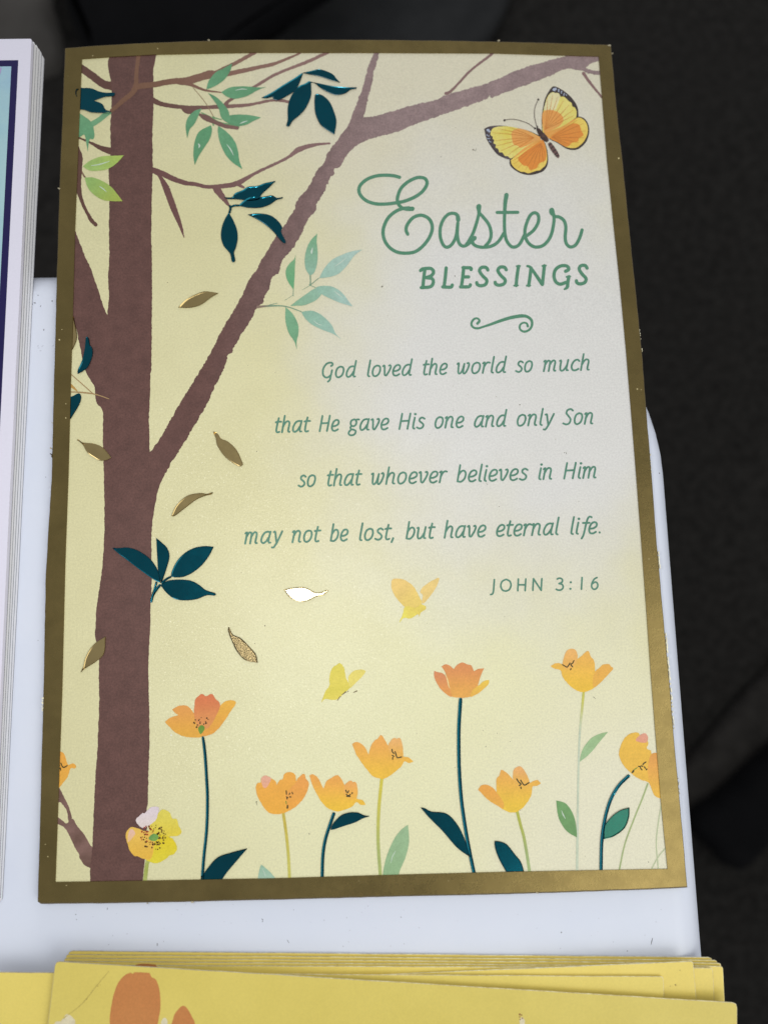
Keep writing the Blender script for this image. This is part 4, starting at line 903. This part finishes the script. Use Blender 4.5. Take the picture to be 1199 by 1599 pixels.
GL_ = {
 'o': ([[(.45, 1), (.18, .84), (.08, .42), (.2, .07), (.45, 0), (.73, .2), (.83, .6), (.72, .92), (.45, 1)]], .95),
 'a': ([[(.86, .93), (.6, 1), (.3, .88), (.1, .48), (.12, .13), (.3, .0), (.56, .14), (.76, .48)], [(.88, 1), (.81, .55), (.79, .14), (.86, .01), (.98, .03)]], 1.02),
 'b': ([[(.16, 1.5), (.13, .7), (.1, .04)], [(.12, .6), (.35, .93), (.62, .98), (.8, .7), (.72, .25), (.42, .0), (.1, .05)]], .92),
 'c': ([[(.78, .86), (.55, 1), (.25, .85), (.08, .45), (.2, .07), (.5, 0), (.78, .13)]], .84),
 'd': ([[(.84, .93), (.6, 1), (.3, .88), (.1, .48), (.12, .13), (.3, .0), (.56, .14), (.76, .48)], [(.88, 1.5), (.82, .7), (.79, .14), (.86, .01), (.98, .03)]], 1.02),
 'e': ([[(.14, .42), (.48, .46), (.74, .64), (.72, .9), (.5, 1), (.22, .85), (.08, .42), (.2, .07), (.48, 0), (.76, .13)]], .86),
 'f': ([[(.92, 1.44), (.72, 1.5), (.56, 1.3), (.46, .7), (.36, -.1), (.22, -.42)], [(.16, .95), (.78, .95)]], .66),
 'g': ([[(.45, 1), (.2, .9), (.14, .65), (.26, .42), (.48, .38), (.68, .5), (.72, .76), (.6, .96), (.45, 1)], [(.64, .93), (.78, .99), (.95, .98)], [(.28, .42), (.16, .26), (.24, .12), (.5, .06), (.74, -.04), (.76, -.24), (.6, -.42), (.3, -.45), (.08, -.33), (.08, -.14), (.26, .06)]], .96),
 'h': ([[(.16, 1.5), (.12, .7), (.09, 0)], [(.11, .5), (.33, .9), (.58, 1), (.74, .82), (.7, .25), (.73, .04), (.86, .02)]], .96),
 'i': ([[(.19, 1), (.14, .4), (.15, .06), (.28, .0)]], .42),
 'l': ([[(.2, 1.5), (.14, .5), (.15, .08), (.3, .0)]], .44),
 'm': ([[(.0, .9), (.15, 1), (.13, .5), (.09, 0)], [(.12, .55), (.32, .93), (.5, .98), (.6, .8), (.57, 0)], [(.58, .55), (.8, .93), (1.0, .98), (1.1, .8), (1.06, .2), (1.09, .03), (1.22, .02)]], 1.34),
 'n': ([[(.0, .9), (.15, 1), (.13, .5), (.09, 0)], [(.11, .5), (.33, .92), (.58, 1), (.74, .82), (.7, .25), (.73, .04), (.87, .02)]], .98),
 'r': ([[(.0, .9), (.15, 1), (.13, .5), (.09, 0)], [(.12, .5), (.3, .88), (.52, 1.0), (.66, .95)]], .70),
 's': ([[(.68, .88), (.45, 1), (.22, .9), (.22, .68), (.45, .52), (.64, .32), (.56, .08), (.3, 0), (.04, .1)]], .78),
 't': ([[(.28, 1.3), (.2, .7), (.18, .17), (.3, .0), (.52, .05)], [(.02, .93), (.2, .97), (.58, .97)]], .62),
 'u': ([[(.02, .93), (.15, .98), (.13, .4), (.2, .05), (.38, .0), (.6, .18), (.76, .5)], [(.83, 1), (.77, .4), (.78, .05), (.92, .02)]], 1.02),
 'v': ([[(.0, .92), (.13, 1), (.2, .6), (.28, .08), (.42, .02), (.66, .4), (.8, .82), (.72, 1), (.6, .96)]], .88),
 'w': ([[(.0, .92), (.13, 1), (.15, .5), (.2, .08), (.36, .02), (.56, .3), (.68, .92)], [(.66, .75), (.66, .12), (.8, .0), (1.02, .3), (1.15, .8), (1.07, 1), (.95, .96)]], 1.24),
 'y': ([[(.04, .95), (.16, 1), (.28, .55), (.42, .05)], [(.84, 1), (.62, .4), (.38, -.15), (.18, -.42), (.04, -.4)]], .88),
 'G': ([[(.84, 1.08), (.98, 1.16), (.95, 1.34), (.7, 1.4), (.35, 1.28), (.1, .85), (.14, .32), (.42, .03), (.72, .05), (.95, .25)], [(1.0, .68), (.94, .1), (.9, -.22), (.74, -.38)]], 1.18),
 'H': ([[(.16, 1.4), (.08, 0)], [(.96, 1.4), (.86, 0)], [(.12, .72), (.9, .74)]], 1.1),
 'S': ([[(.86, 1.26), (.62, 1.4), (.3, 1.3), (.24, 1.02), (.5, .75), (.74, .45), (.66, .12), (.38, 0), (.04, .1)]], .95),
 ',': ([[(.2, .1), (.08, -.25)]], .36), '.': ([[(.14, .08), (.16, .06)]], .3)}
SH = 0.13
def word(strokes, text, x0, y0, x1, y1, xh, w):
    total = sum(GL_[c][1] for c in text) - 0.06
    ext = x1 - x0; lean = SH * xh * 0.9
    sc = (ext - lean) / total; x = 0; gy = (y1 - y0) / ext
    for c in text:
        gl, adv = GL_[c]
        for s in gl:
            pts = []
            for (u, v) in s:
                X = x0 + (x + u * 0.88 + 0.03) * sc + v * SH * xh; Y = y0 + gy * (X - x0) - v * xh
                pts.append((X, Y, w))
            strokes.append(pts)
        if c == 'i':
            X = x0 + (x + .2) * sc + 1.33 * SH * xh
            strokes.append([(X - .3, y0 + gy * (X - x0) - 1.33 * xh, w * 1.25), (X + .3, y0 + gy * (X - x0) - 1.33 * xh, w * 1.25)])
        x += adv
def line(words, bl, xh, w):
    (xa, ya), (xb, yb) = bl; strokes = []
    fy = lambda x: ya + (yb - ya) * (x - xa) / (xb - xa)
    for t, x0, x1 in words: word(strokes, t, x0, fy(x0), x1, fy(x1), xh, w)
    ribbon('verse_line', strokes, w, TXT2, 3, card, step=1.3, slope=0.0015)
line([('God', 501, 557.5), ('loved', 571.5, 644.5), ('the', 658.5, 699.5), ('world', 711.5, 791.5), ('so', 804, 833), ('much', 846.6, 922.7)], ((501, 590), (922, 577.6)), 16.6, 2.9)
line([('that', 428, 484.4), ('He', 497.7, 531), ('gave', 543.5, 608.5), ('His', 621.7, 664.5), ('one', 677, 725.4), ('and', 738.6, 791.7), ('only', 805, 865), ('Son', 877.6, 928.3)], ((428, 675.4), (928, 661.6)), 17.0, 2.95)
line([('so', 465, 495), ('that', 509, 564.7), ('whoever', 578, 698), ('believes', 711.7, 825), ('in', 838.5, 864.3), ('Him', 878.5, 934.5)], ((465, 760), (934, 745.8)), 17.3, 3.0)
line([('may', 381, 441.6), ('not', 455, 500.6), ('be', 514.5, 545), ('lost,', 559, 617.5), ('but', 632.4, 678.8), ('have', 692, 759.8), ('eternal', 772.8, 873.6), ('life.', 888.4, 939)], ((381, 849), (938, 832.6)), 17.6, 3.05)
# JOHN 3:16, each character in its box (x0, x1)
CAP = {'J': [[(.9, 1), (.85, .3), (.8, -.05), (.5, -.25), (.0, -.28)]], 'O': [[(.5, 1), (.15, .85), (0, .5), (.15, .13), (.5, 0), (.85, .13), (1, .5), (.85, .85), (.5, 1)]],
       'H': [[(0, 1), (0, 0)], [(1, 1), (1, 0)], [(0, .5), (1, .5)]], 'N': [[(0, 0), (0, 1)], [(0, 1), (1, 0)], [(1, 0), (1, 1)]],
       '3': [[(.05, .92), (.4, 1), (.8, .9), (.8, .66), (.35, .53)], [(.35, .53), (.85, .45), (1, .2), (.75, 0), (.3, -.03), (0, .05)]],
       '1': [[(.5, 1), (.5, 0)]], '6': [[(.8, .98), (.4, .85), (.08, .5), (.05, .2), (.3, 0), (.7, 0), (1, .22), (.9, .5), (.55, .6), (.15, .45)]],
       ':': [[(.4, .62), (.6, .62)], [(.4, .06), (.6, .06)]]}
st = []
for c, x0, x1 in (('J', 766, 771), ('O', 781, 797), ('H', 808, 819.5), ('N', 831.5, 844.5), ('3', 868, 878.5), (':', 888.5, 891.5), ('1', 905, 909.5), ('6', 922.5, 932.5)):
    yb = 923.3 - (x0 - 766) * 3.8 / 167
    for s in CAP[c]:
        st.append([(x0 + u * (x1 - x0) + v * 1.0, yb - v * 18.2, 3.2 if c == ':' else 2.7) for u, v in s])
ribbon('verse_reference', st, 2.3, TXT2, 3, card, step=1.3, slope=0.0015)

# --- wear: specks on the print and nicks; also foil-edge glint painted as pale chips
m, nt, N, L, b = new_mat('worn_foil_glint'); b.inputs['Base Color'].default_value = (0.95, 0.90, 0.66, 1); b.inputs['Roughness'].default_value = 0.3; WORN_GLINT = m
def chips(name, path, n, lo, hi, mat, out=0.6, long=1.0):
    bm = bmesh.new(); 
    for _ in range(n):
        t = random.random(); k = t * (len(path) - 1); i = min(int(k), len(path) - 2); f = k - i
        x = path[i][0] + (path[i + 1][0] - path[i][0]) * f; y = path[i][1] + (path[i + 1][1] - path[i][1]) * f
        dx, dy = path[i + 1][0] - path[i][0], path[i + 1][1] - path[i][1]; l = math.hypot(dx, dy); dx, dy = dx / l, dy / l
        r = random.uniform(lo, hi); rl = r * long * random.uniform(.7, 2.4)
        x += -dy * random.uniform(-out, out); y += dx * random.uniform(-out, out)
        q = [on_card(x + dx * a * rl - dy * bb * r, y + dy * a * rl + dx * bb * r) for a, bb in ((-1, 0), (-.3, .6), (.5, .7), (1, .1), (.4, -.6), (-.5, -.5))]
        z0 = 0.235 + random.uniform(0, 0.02)
        top = [bm.verts.new((p.x, p.y, surf(p.x, p.y) + z0 + (0.05 if k2 in (1, 2) else 0))) for k2, p in enumerate(q)]
        bot = [bm.verts.new((p.x, p.y, surf(p.x, p.y) - 0.1)) for p in q]
        bm.faces.new(top)
        for k2 in range(6): bm.faces.new((top[k2], bot[k2], bot[(k2 + 1) % 6], top[(k2 + 1) % 6]))
    bmesh.ops.recalc_face_normals(bm, faces=bm.faces[:])
    o = from_bm(name, bm, mat, card); o['kind'] = 'stuff'; return o
chips('edge_wear_glint', [(1026.8, 862), (1029.3, 888)], 26, .5, 1.2, WORN_GLINT)
chips('edge_wear_glint', [(1038.8, 990), (1042.8, 1040), (1045.8, 1068), (1051.8, 1140)], 90, .5, 1.35, WORN_GLINT)
chips('edge_wear_glint', [(1058.5, 1215), (1060.5, 1252)], 10, .3, .6, WORN_GLINT)
chips('edge_wear_glint', [(997.6, 515), (1001.5, 549)], 18, .25, .55, WORN_GLINT)
chips('edge_wear_glint', [(1014.5, 710), (1016, 738)], 12, .25, .7, WORN_GLINT)
chips('edge_wear_glint', [(68, 1088), (67.5, 1112)], 16, .4, 1.0, WORN_GLINT, 1.0)
m, nt, N, L, b = new_mat('torn_paper'); b.inputs['Base Color'].default_value = (0.46, 0.41, 0.28, 1); b.inputs['Roughness'].default_value = 0.8; TORN = m
for x, y, r in ((326, 63.5, 1.8), (778, 64.5, 1.6), (93.5, 295, 1.3), (301, 1408, 2.0), (838, 1393.5, 1.5), (81, 700, 1.4), (951, 72, 1.6), (82, 661, 1.0), (231, 1410, 1.0), (955, 84, .8)):
    chips('edge_wear_glint', [(x - 1, y), (x + 1, y)], 3, r * .5, r, TORN, .5, .8)
chips('edge_wear_glint', [(80, 706), (82, 714)], 5, .5, 1.4, ink((70, 55, 25)), 1.0)
sp = ink((150, 142, 112)); spd = ink((104, 98, 80)); spw = ink((236, 234, 214))
dots('speck', [(random.uniform(240, 930), random.uniform(150, 1340), random.uniform(.25, .6)) for _ in range(90)], sp, 1.6, card)['kind'] = 'stuff'
dots('speck', [(414, 977, 1.0), (262, 441, .7), (401, 705, .8), (398, 1005, .7), (738, 234, 1.1), (688, 245, .7), (710, 431, .9), (811, 632, 1), (796, 1158, .7), (758, 1166, .7), (483, 1302, 1), (401, 1252, 1), (710, 1199, .6), (776, 1145, .6), (935, 1055, .8), (1012, 1346, .8), (1006, 1380, .5), (881, 707, .8), (779, 791, .7), (455, 672, .5), (561, 604, .6), (597, 447, 1), (1004, 1262, .4), (596, 448, .9), (399, 1020, .5)], spd, 1.7, card)['kind'] = 'stuff'
ribbon('speck', [[(739, 233, .7), (742, 236, .6), (743, 232, .5)], [(926, 1088, .8), (929, 1091, .6)], [(400, 1252, .9), (402, 1257, .7)], [(883, 706, .6), (884, 709, .6)], [(759, 754, .5), (761, 757, .5)]], .7, spd, 1.8, card)['kind'] = 'stuff'
dots('speck', [(random.uniform(240, 1000), random.uniform(820, 1340), random.uniform(.3, .65)) for _ in range(30)] + [(268, 1148, 1.6)], spw, 1.75, card)['kind'] = 'stuff'
wsp = [(random.choice([random.uniform(66, 92), random.uniform(1000, 1040)]) , random.uniform(500, 1350), random.uniform(.3, .7)) for _ in range(20)]
dots('speck', [(115 + random.uniform(-8, 8), 120, .4), (72, 1318, .7), (76, 1337, .9), (965, 248, 1.4), (98, 515, .7), (94, 531, 1.2), (994, 608, 1.3), (1000, 609, .7), (1012, 873, .9), (146, 88, .9), (247, 77, .9), (104, 631, .8), (104, 653, 1.0), (700, 1375, .7), (560, 1375, .6), (105, 1382, .8)], ink((205, 190, 140)), 17.5, card)['kind'] = 'stuff'
foil_line('foil_stem', [(121, 152, 1.2), (119.5, 146, 1.2), (121, 141, 1.2), (124, 140, 1)], 1.2, TEAL, card, 0.17)

# ------------------------------------------------------------------ stack of white-bordered cards, left
def quad_card(px4, z, thick, round_px=2.5, jag=0.0):
    """corner pixels (TL TR BR BL) at height z -> rounded outline in mm"""
    c = [Vector(at(x, y, z)[:2]) for x, y in px4]; out = []
    n = 4
    for i in range(4):
        p, a, b_ = c[i], c[i - 1], c[(i + 1) % 4]
        r = round_px * 0.14
        for t in (0, .33, .67, 1):
            pa = p + (a - p).normalized() * r; pb = p + (b_ - p).normalized() * r
            out.append(tuple((pa * (1 - t) + pb * t) * .5 + ((pa * (1 - t) ** 2 + p * 2 * t * (1 - t) + pb * t * t)) * .5))
        q = c[(i + 1) % 4]; L_ = (q - p).length; ns = int(L_ / 9)
        for s in range(1, ns):
            w0 = p + (q - p) * s / ns; nn = Vector((-(q - p).y, (q - p).x)).normalized()
            w0 = w0 + nn * random.uniform(-jag, jag); out.append(tuple(w0))
    return out
m, nt, N, L, b = new_mat('white_gloss_card'); vec = coords(N)
n0 = N.new('ShaderNodeRGB'); n0.outputs[0].default_value = (0.76, 0.745, 0.86, 1); paper_finish(N, L, b, vec, n0.outputs[0], 0.02, 0.4, 0.04, 0.35); WCARD = m
m, nt, N, L, b = new_mat('white_card_edge'); vec = coords(N)
n0 = N.new('ShaderNodeRGB'); n0.outputs[0].default_value = (0.90, 0.90, 0.92, 1); paper_finish(N, L, b, vec, n0.outputs[0], 0.02, 0.6, 0.03, 0.2); WEDGE = m
m, nt, N, L, b = new_mat('grey_gap_shade'); b.inputs['Base Color'].default_value = (0.24, 0.24, 0.28, 1); b.inputs['Roughness'].default_value = 0.8; WGAP_SHADE = m  # grey stands in for the shadow in the gaps between cards
TR = [(66.3, 84), (62.3, 76), (58.3, 70), (54, 65), (50, 60.5)]
BRX = [-0.5, -4, -7.5, -11, -14]
ZS = [TOPZ + 1.4 * (k + 1) for k in range(5)]
for k in range(5):
    tr = TR[k]; br_ = (BRX[k], 1410 - k * 0.7)
    W = 127.0
    A = at(*tr, ZS[k]); B = at(*br_, ZS[k]); side = (B - A).normalized(); lft = Vector((side.y, -side.x, 0))
    if lft.x > 0: lft = -lft
    cs = [A + lft * W, A, B, B + lft * W]
    outl = []
    for i in range(4):
        p, a0, b0 = cs[i], cs[i - 1], cs[(i + 1) % 4]; r = 0.4
        pa = p + (a0 - p).normalized() * r; pb = p + (b0 - p).normalized() * r
        for t in (0, .5, 1): outl.append(tuple((pa * (1 - t) ** 2 + p * 2 * t * (1 - t) + pb * t * t)[:2]))
        q = b0; ns = 14
        for s in range(1, ns):
            w0 = p + (q - p) * s / ns; outl.append((w0.x + random.uniform(-.04, .04), w0.y + random.uniform(-.04, .04)))
    top = k == 4
    lab = ['bottommost white card of the left stack, its corner farthest to the right',
           'white card second from the bottom of the left stack', 'white card in the middle of the left stack',
           'plain white card directly under the one with the navy frame',
           'white-bordered card with navy frame and pale blue picture, topmost of the left stack'][k]
    t = thing('greeting_card', lab, 'card', (0, 0, 0), 'stacked white-bordered cards')
    slab('front_panel', [outl], ZS[k], 1.10, WCARD if top else WEDGE, t, draped=False)
    cc_ = Vector((sum(p[0] for p in outl) / len(outl), sum(p[1] for p in outl) / len(outl)))
    slab('back_panel', [[(x - math.copysign(.03, x - cc_.x), y - math.copysign(.03, y - cc_.y)) for x, y in outl]], ZS[k] - 1.10, 0.29, WGAP_SHADE, t, draped=False)
    if top:
        TOP_L = t; A_, B_, LFT = A, B, lft
# navy frame and pale blue picture on the topmost card
zt = ZS[4]
m, nt, N, L, b = new_mat('navy_print'); b.inputs['Base Color'].default_value = (0.012, 0.008, 0.075, 1); b.inputs['Roughness'].default_value = 0.35; b.inputs['Specular IOR Level'].default_value = .3; NAVY = m
m, nt, N, L, b = new_mat('pale_blue_print'); vec = coords(N)
sep = N.new('ShaderNodeSeparateXYZ'); L.new(vec, sep.inputs[0])
fy = maprange(N, L, sep.outputs[1], 0.060, 0.086)
c0 = mixc(N, L, fy, col((150, 196, 208)), col((150, 186, 220)))
nn_ = maprange(N, L, noise(N, L, vec, 60, 4, 0.6), 0.35, 0.65)
c0 = mixc(N, L, nn_, c0, col((172, 208, 214)))
paper_finish(N, L, b, vec, c0, .03, .4, .05, .35); PBLUE = m
def l_quad(name, pts, z, mat, parent):
    bm = bmesh.new(); f = bm.faces.new([bm.verts.new(at(x, y, z)) for x, y in pts]); bm.normal_update()
    if f.normal.z < 0: f.normal_flip()
    return from_bm(name, bm, mat, parent)
C1, C2 = at(29.3, 94, zt), at(11, 460, zt)
sd = (C2 - C1).normalized(); lf_ = Vector((sd.y, -sd.x, 0)); lf_ = -lf_ if lf_.x > 0 else lf_
def frame_quad(name, ins, z, mat):
    p0 = C1 + lf_ * ins + sd * ins * 1.05; H = 163 - 2 * ins; Wd = 113 - 2 * ins
    bm = bmesh.new(); vs = [p0, p0 + sd * H, p0 + sd * H + lf_ * Wd, p0 + lf_ * Wd]
    f = bm.faces.new([bm.verts.new((v.x, v.y, z)) for v in vs]); bm.normal_update()
    if f.normal.z < 0: f.normal_flip()
    return from_bm(name, bm, mat, TOP_L)
frame_quad('printed_frame', 0, zt + 0.02, NAVY)
frame_quad('printed_picture', 1.45, zt + 0.04, PBLUE)
m, nt, N, L, b = new_mat('lavender_print'); b.inputs['Base Color'].default_value = col((176, 160, 206)); b.inputs['Roughness'].default_value = 0.45; LAV = m
bm = bmesh.new()
pc_ = [(-60, 104), (3, 105.5), (2.5, 110), (1, 116), (-6, 128), (-20, 140), (-60, 150)]
f = bm.faces.new([bm.verts.new(at(x, y, zt + 0.06)) for x, y in pc_]); flip_up(bm)
from_bm('printed_cloud', bm, LAV, TOP_L)

# ------------------------------------------------------------------ fanned stack of yellow cards, front
def mat_yellow(name, rgb, seed):
    m, nt, N, L, b = new_mat(name); vec = coords(N)
    f = maprange(N, L, noise(N, L, vec, 90, 4, 0.6), 0.3, 0.7)
    c2 = tuple(max(0, v - 7) for v in rgb)
    paper_finish(N, L, b, vec, mixc(N, L, f, col(rgb), col(c2)), .04, .38, .10, .35)
    return m
YB = mat_yellow('yellow_print', brighter((234, 212, 112)), 1); YT = mat_yellow('darker_yellow_print', brighter((216, 198, 104)), 2); YL_ = mat_yellow('dimmed_yellow_print', brighter((228, 208, 110)), 3)  # top card a darker yellow; card below it dimmed for lamp falloff
m, nt, N, L, b = new_mat('pale_card_edge'); vec = coords(N)
n0 = N.new('ShaderNodeRGB'); n0.outputs[0].default_value = (0.80, 0.67, 0.32, 1); paper_finish(N, L, b, vec, n0.outputs[0], 0.16, 0.5, 0.25, 0.4); YEDGE = m
m, nt, N, L, b = new_mat('glint_cut_edge'); vec = coords(N)
sx = N.new('ShaderNodeSeparateXYZ'); L.new(vec, sx.inputs[0])
fx = maprange(N, L, sx.outputs[0], -0.045, 0.015)       # greyer towards the left end, glints painted in pale towards the right
wn = maprange(N, L, noise(N, L, vec, 700, 3, 0.7), 0.35, 0.65)
c_l = mixc(N, L, wn, (0.40, 0.34, 0.22, 1), (0.58, 0.50, 0.28, 1)); c_r = mixc(N, L, wn, (0.62, 0.52, 0.26, 1), (0.93, 0.88, 0.62, 1))
paper_finish(N, L, b, vec, mixc(N, L, fx, c_l, c_r), 0.10, 0.35, 0.35, 0.5); YCUT = m
m, nt, N, L, b = new_mat('brown_gap_shade'); vec = coords(N)
n0 = N.new('ShaderNodeRGB'); n0.outputs[0].default_value = (0.13, 0.10, 0.045, 1); paper_finish(N, L, b, vec, n0.outputs[0], 0.2, 0.6, 0.2, 0.2); YGAP_SHADE = m  # dark brown paints the shadow lines between the yellow cards
specs = [  # (TL px, TR px, z, material, label)
    ((107, 1485), (1112, 1495), 0.50, YB, 'bottommost yellow card of the fanned front stack, a thin strip at its back edge'),
    ((104, 1490.5), (1119, 1499.5), 1.05, YB, 'yellow card second from the bottom of the fanned front stack'),
    ((101, 1496.0), (1125, 1504), 1.60, YB, 'yellow card third from the bottom of the fanned front stack'),
    ((97, 1501), (1128, 1509), 2.20, YB, 'yellow card reaching farthest right below the topmost one'),
    ((88, 1507), (1112, 1511.5), 2.85, YB, 'yellow card whose right edge is second from the right under the topmost one'),
    ((20, 1547), (1081.5, 1501), 3.35, YB, 'yellow card turned counterclockwise, its back right corner beneath the stack edge'),
    ((-28, 1518.2), (1035, 1525), 3.90, YL_, 'yellow card just under the topmost one, sticking out farthest to the left'),
    ((87, 1501), (1150, 1566), 5.0, YT, 'topmost yellow card of the front stack with orange petals printed on it'),
]
for k, (tl, tr, z, mat, lab) in enumerate(specs):
    z = TOPZ + z; last = k == len(specs) - 1
    A = at(*tl, z); B = at(*tr, z); ux = (B - A).normalized()
    dn = Vector((ux.y, -ux.x, 0));  dn = -dn if dn.y > 0 else dn
    H = 184.0; cs = [A, B, B + dn * H, A + dn * H]
    def outline(ins, seed=k):
        rr = random.Random(seed); out = []; c0 = (cs[0] + cs[2]) / 2
        q4 = [p + (ux * math.copysign(1, (c0 - p).dot(ux)) + dn * math.copysign(1, (c0 - p).dot(dn))) * ins for p in cs]
        for i in range(4):
            p, a0, b0 = q4[i], q4[i - 1], q4[(i + 1) % 4]; r = 0.8 if (k == 0 or last) else 0.45
            pa = p + (a0 - p).normalized() * r; pb = p + (b0 - p).normalized() * r
            for t in (0, .5, 1): out.append(tuple((pa * (1 - t) ** 2 + p * 2 * t * (1 - t) + pb * t * t)[:2]))
            for s_ in range(1, 28):
                w0 = p + (b0 - p) * s_ / 28; out.append((w0.x + rr.uniform(-.03, .03), w0.y + rr.uniform(-.03, .03)))
        return out
    t = thing('greeting_card', lab, 'card', (0, 0, 0), 'fanned yellow cards')
    slab('front_panel', [outline(0)], z, 0.20, YCUT, t, draped=False)
    bm = tri_fill([outline(0.06)])          # printed face just inside the cut edge
    for v in bm.verts: v.co.z = z + 0.02
    flip_up(bm); from_bm('printed_face', bm, mat, t)
    slab('back_panel', [outline(0.50)], z - 0.205, 0.28 if not last else 0.7, YGAP_SHADE, t, draped=False)
    if last: TOPY = t; zy = z
    if k == 4: OY, zo = t, z
def flat_shape(name, pts, z, mat, parent, step=3, rough=0.0):
    pp = smooth_closed(pts, step, rough); bm = tri_fill([[tuple(at(x, y, z)[:2]) for x, y in pp]])
    for v in bm.verts: v.co.z = z
    flip_up(bm); return from_bm(name, bm, mat, parent)
PET = ink((204, 136, 78), (198, 130, 74), None, None, .04, 200)
flat_shape('printed_petal', [(172, 1599), (173, 1580), (177.5, 1555), (185, 1535), (195, 1523), (204, 1519, 1), (208, 1521), (210, 1518.5), (234, 1519, 1), (237, 1526), (243, 1529), (248, 1540), (250.5, 1555), (250.5, 1577), (246, 1605), (235, 1700), (200, 1740), (176, 1680)], zy + .04, PET, TOPY, 2, .2)
flat_shape('printed_petal', [(266, 1610), (269, 1597), (273, 1584), (279, 1576), (285, 1571), (292, 1574), (300, 1588), (306, 1604), (320, 1680), (290, 1720), (265, 1680)], zy + .04, PET, TOPY, 2, .2)
CRM = ink((224, 214, 180))
flat_shape('printed_petal', [(84, 1604), (96, 1594), (105, 1584), (116, 1591), (117.5, 1604), (112, 1680), (84, 1680)], zy + .04, CRM, TOPY, 2, .3)
flat_shape('printed_petal', [(251.5, 1604), (253, 1593), (258, 1589), (262, 1594), (261, 1604), (258, 1650), (252, 1650)], zy + .045, CRM, TOPY, 2, .3)
flat_shape('printed_petal', [(812, 1604), (811, 1594), (815, 1588), (819, 1594), (818, 1604), (815, 1640)], zy + .04, CRM, TOPY, 2, .3)
dots('printed_mark', [(811, 1584, 1.6), (814, 1585, 1.2), (811, 1588, 1.1), (815, 1590, 1.3), (812, 1592, 1.0)], ink((150, 96, 60)), 0, TOPY, z=zy + .055)
flat_shape('printed_petal', [(211, 1508, 1), (216, 1505.5), (226, 1505), (243, 1506, 1), (247, 1512), (246, 1522), (208, 1518)], zo + .045, PET, OY, 2, .2)
dots('dust', [(136, 1560, 1.0), (153, 1540, .9), (157, 1538, .6), (1046, 1540, .8), (1054, 1538, 1.6), (1061, 1515, .9), (527, 1507, .9)], ink((170, 146, 70)), 0, TOPY, z=zy + .05)['kind'] = 'stuff'
m = ink((190, 172, 92))
bm = bmesh.new()
ribbon_geo(bm, [(170, 1517, .8), (150, 1541, 1.2), (128, 1568, 1.0), (100, 1590, 1.4)], 1, 0, z=zy + .045, jitter=.3, slope=0)
flip_up(bm); from_bm('crease', bm, m, TOPY)
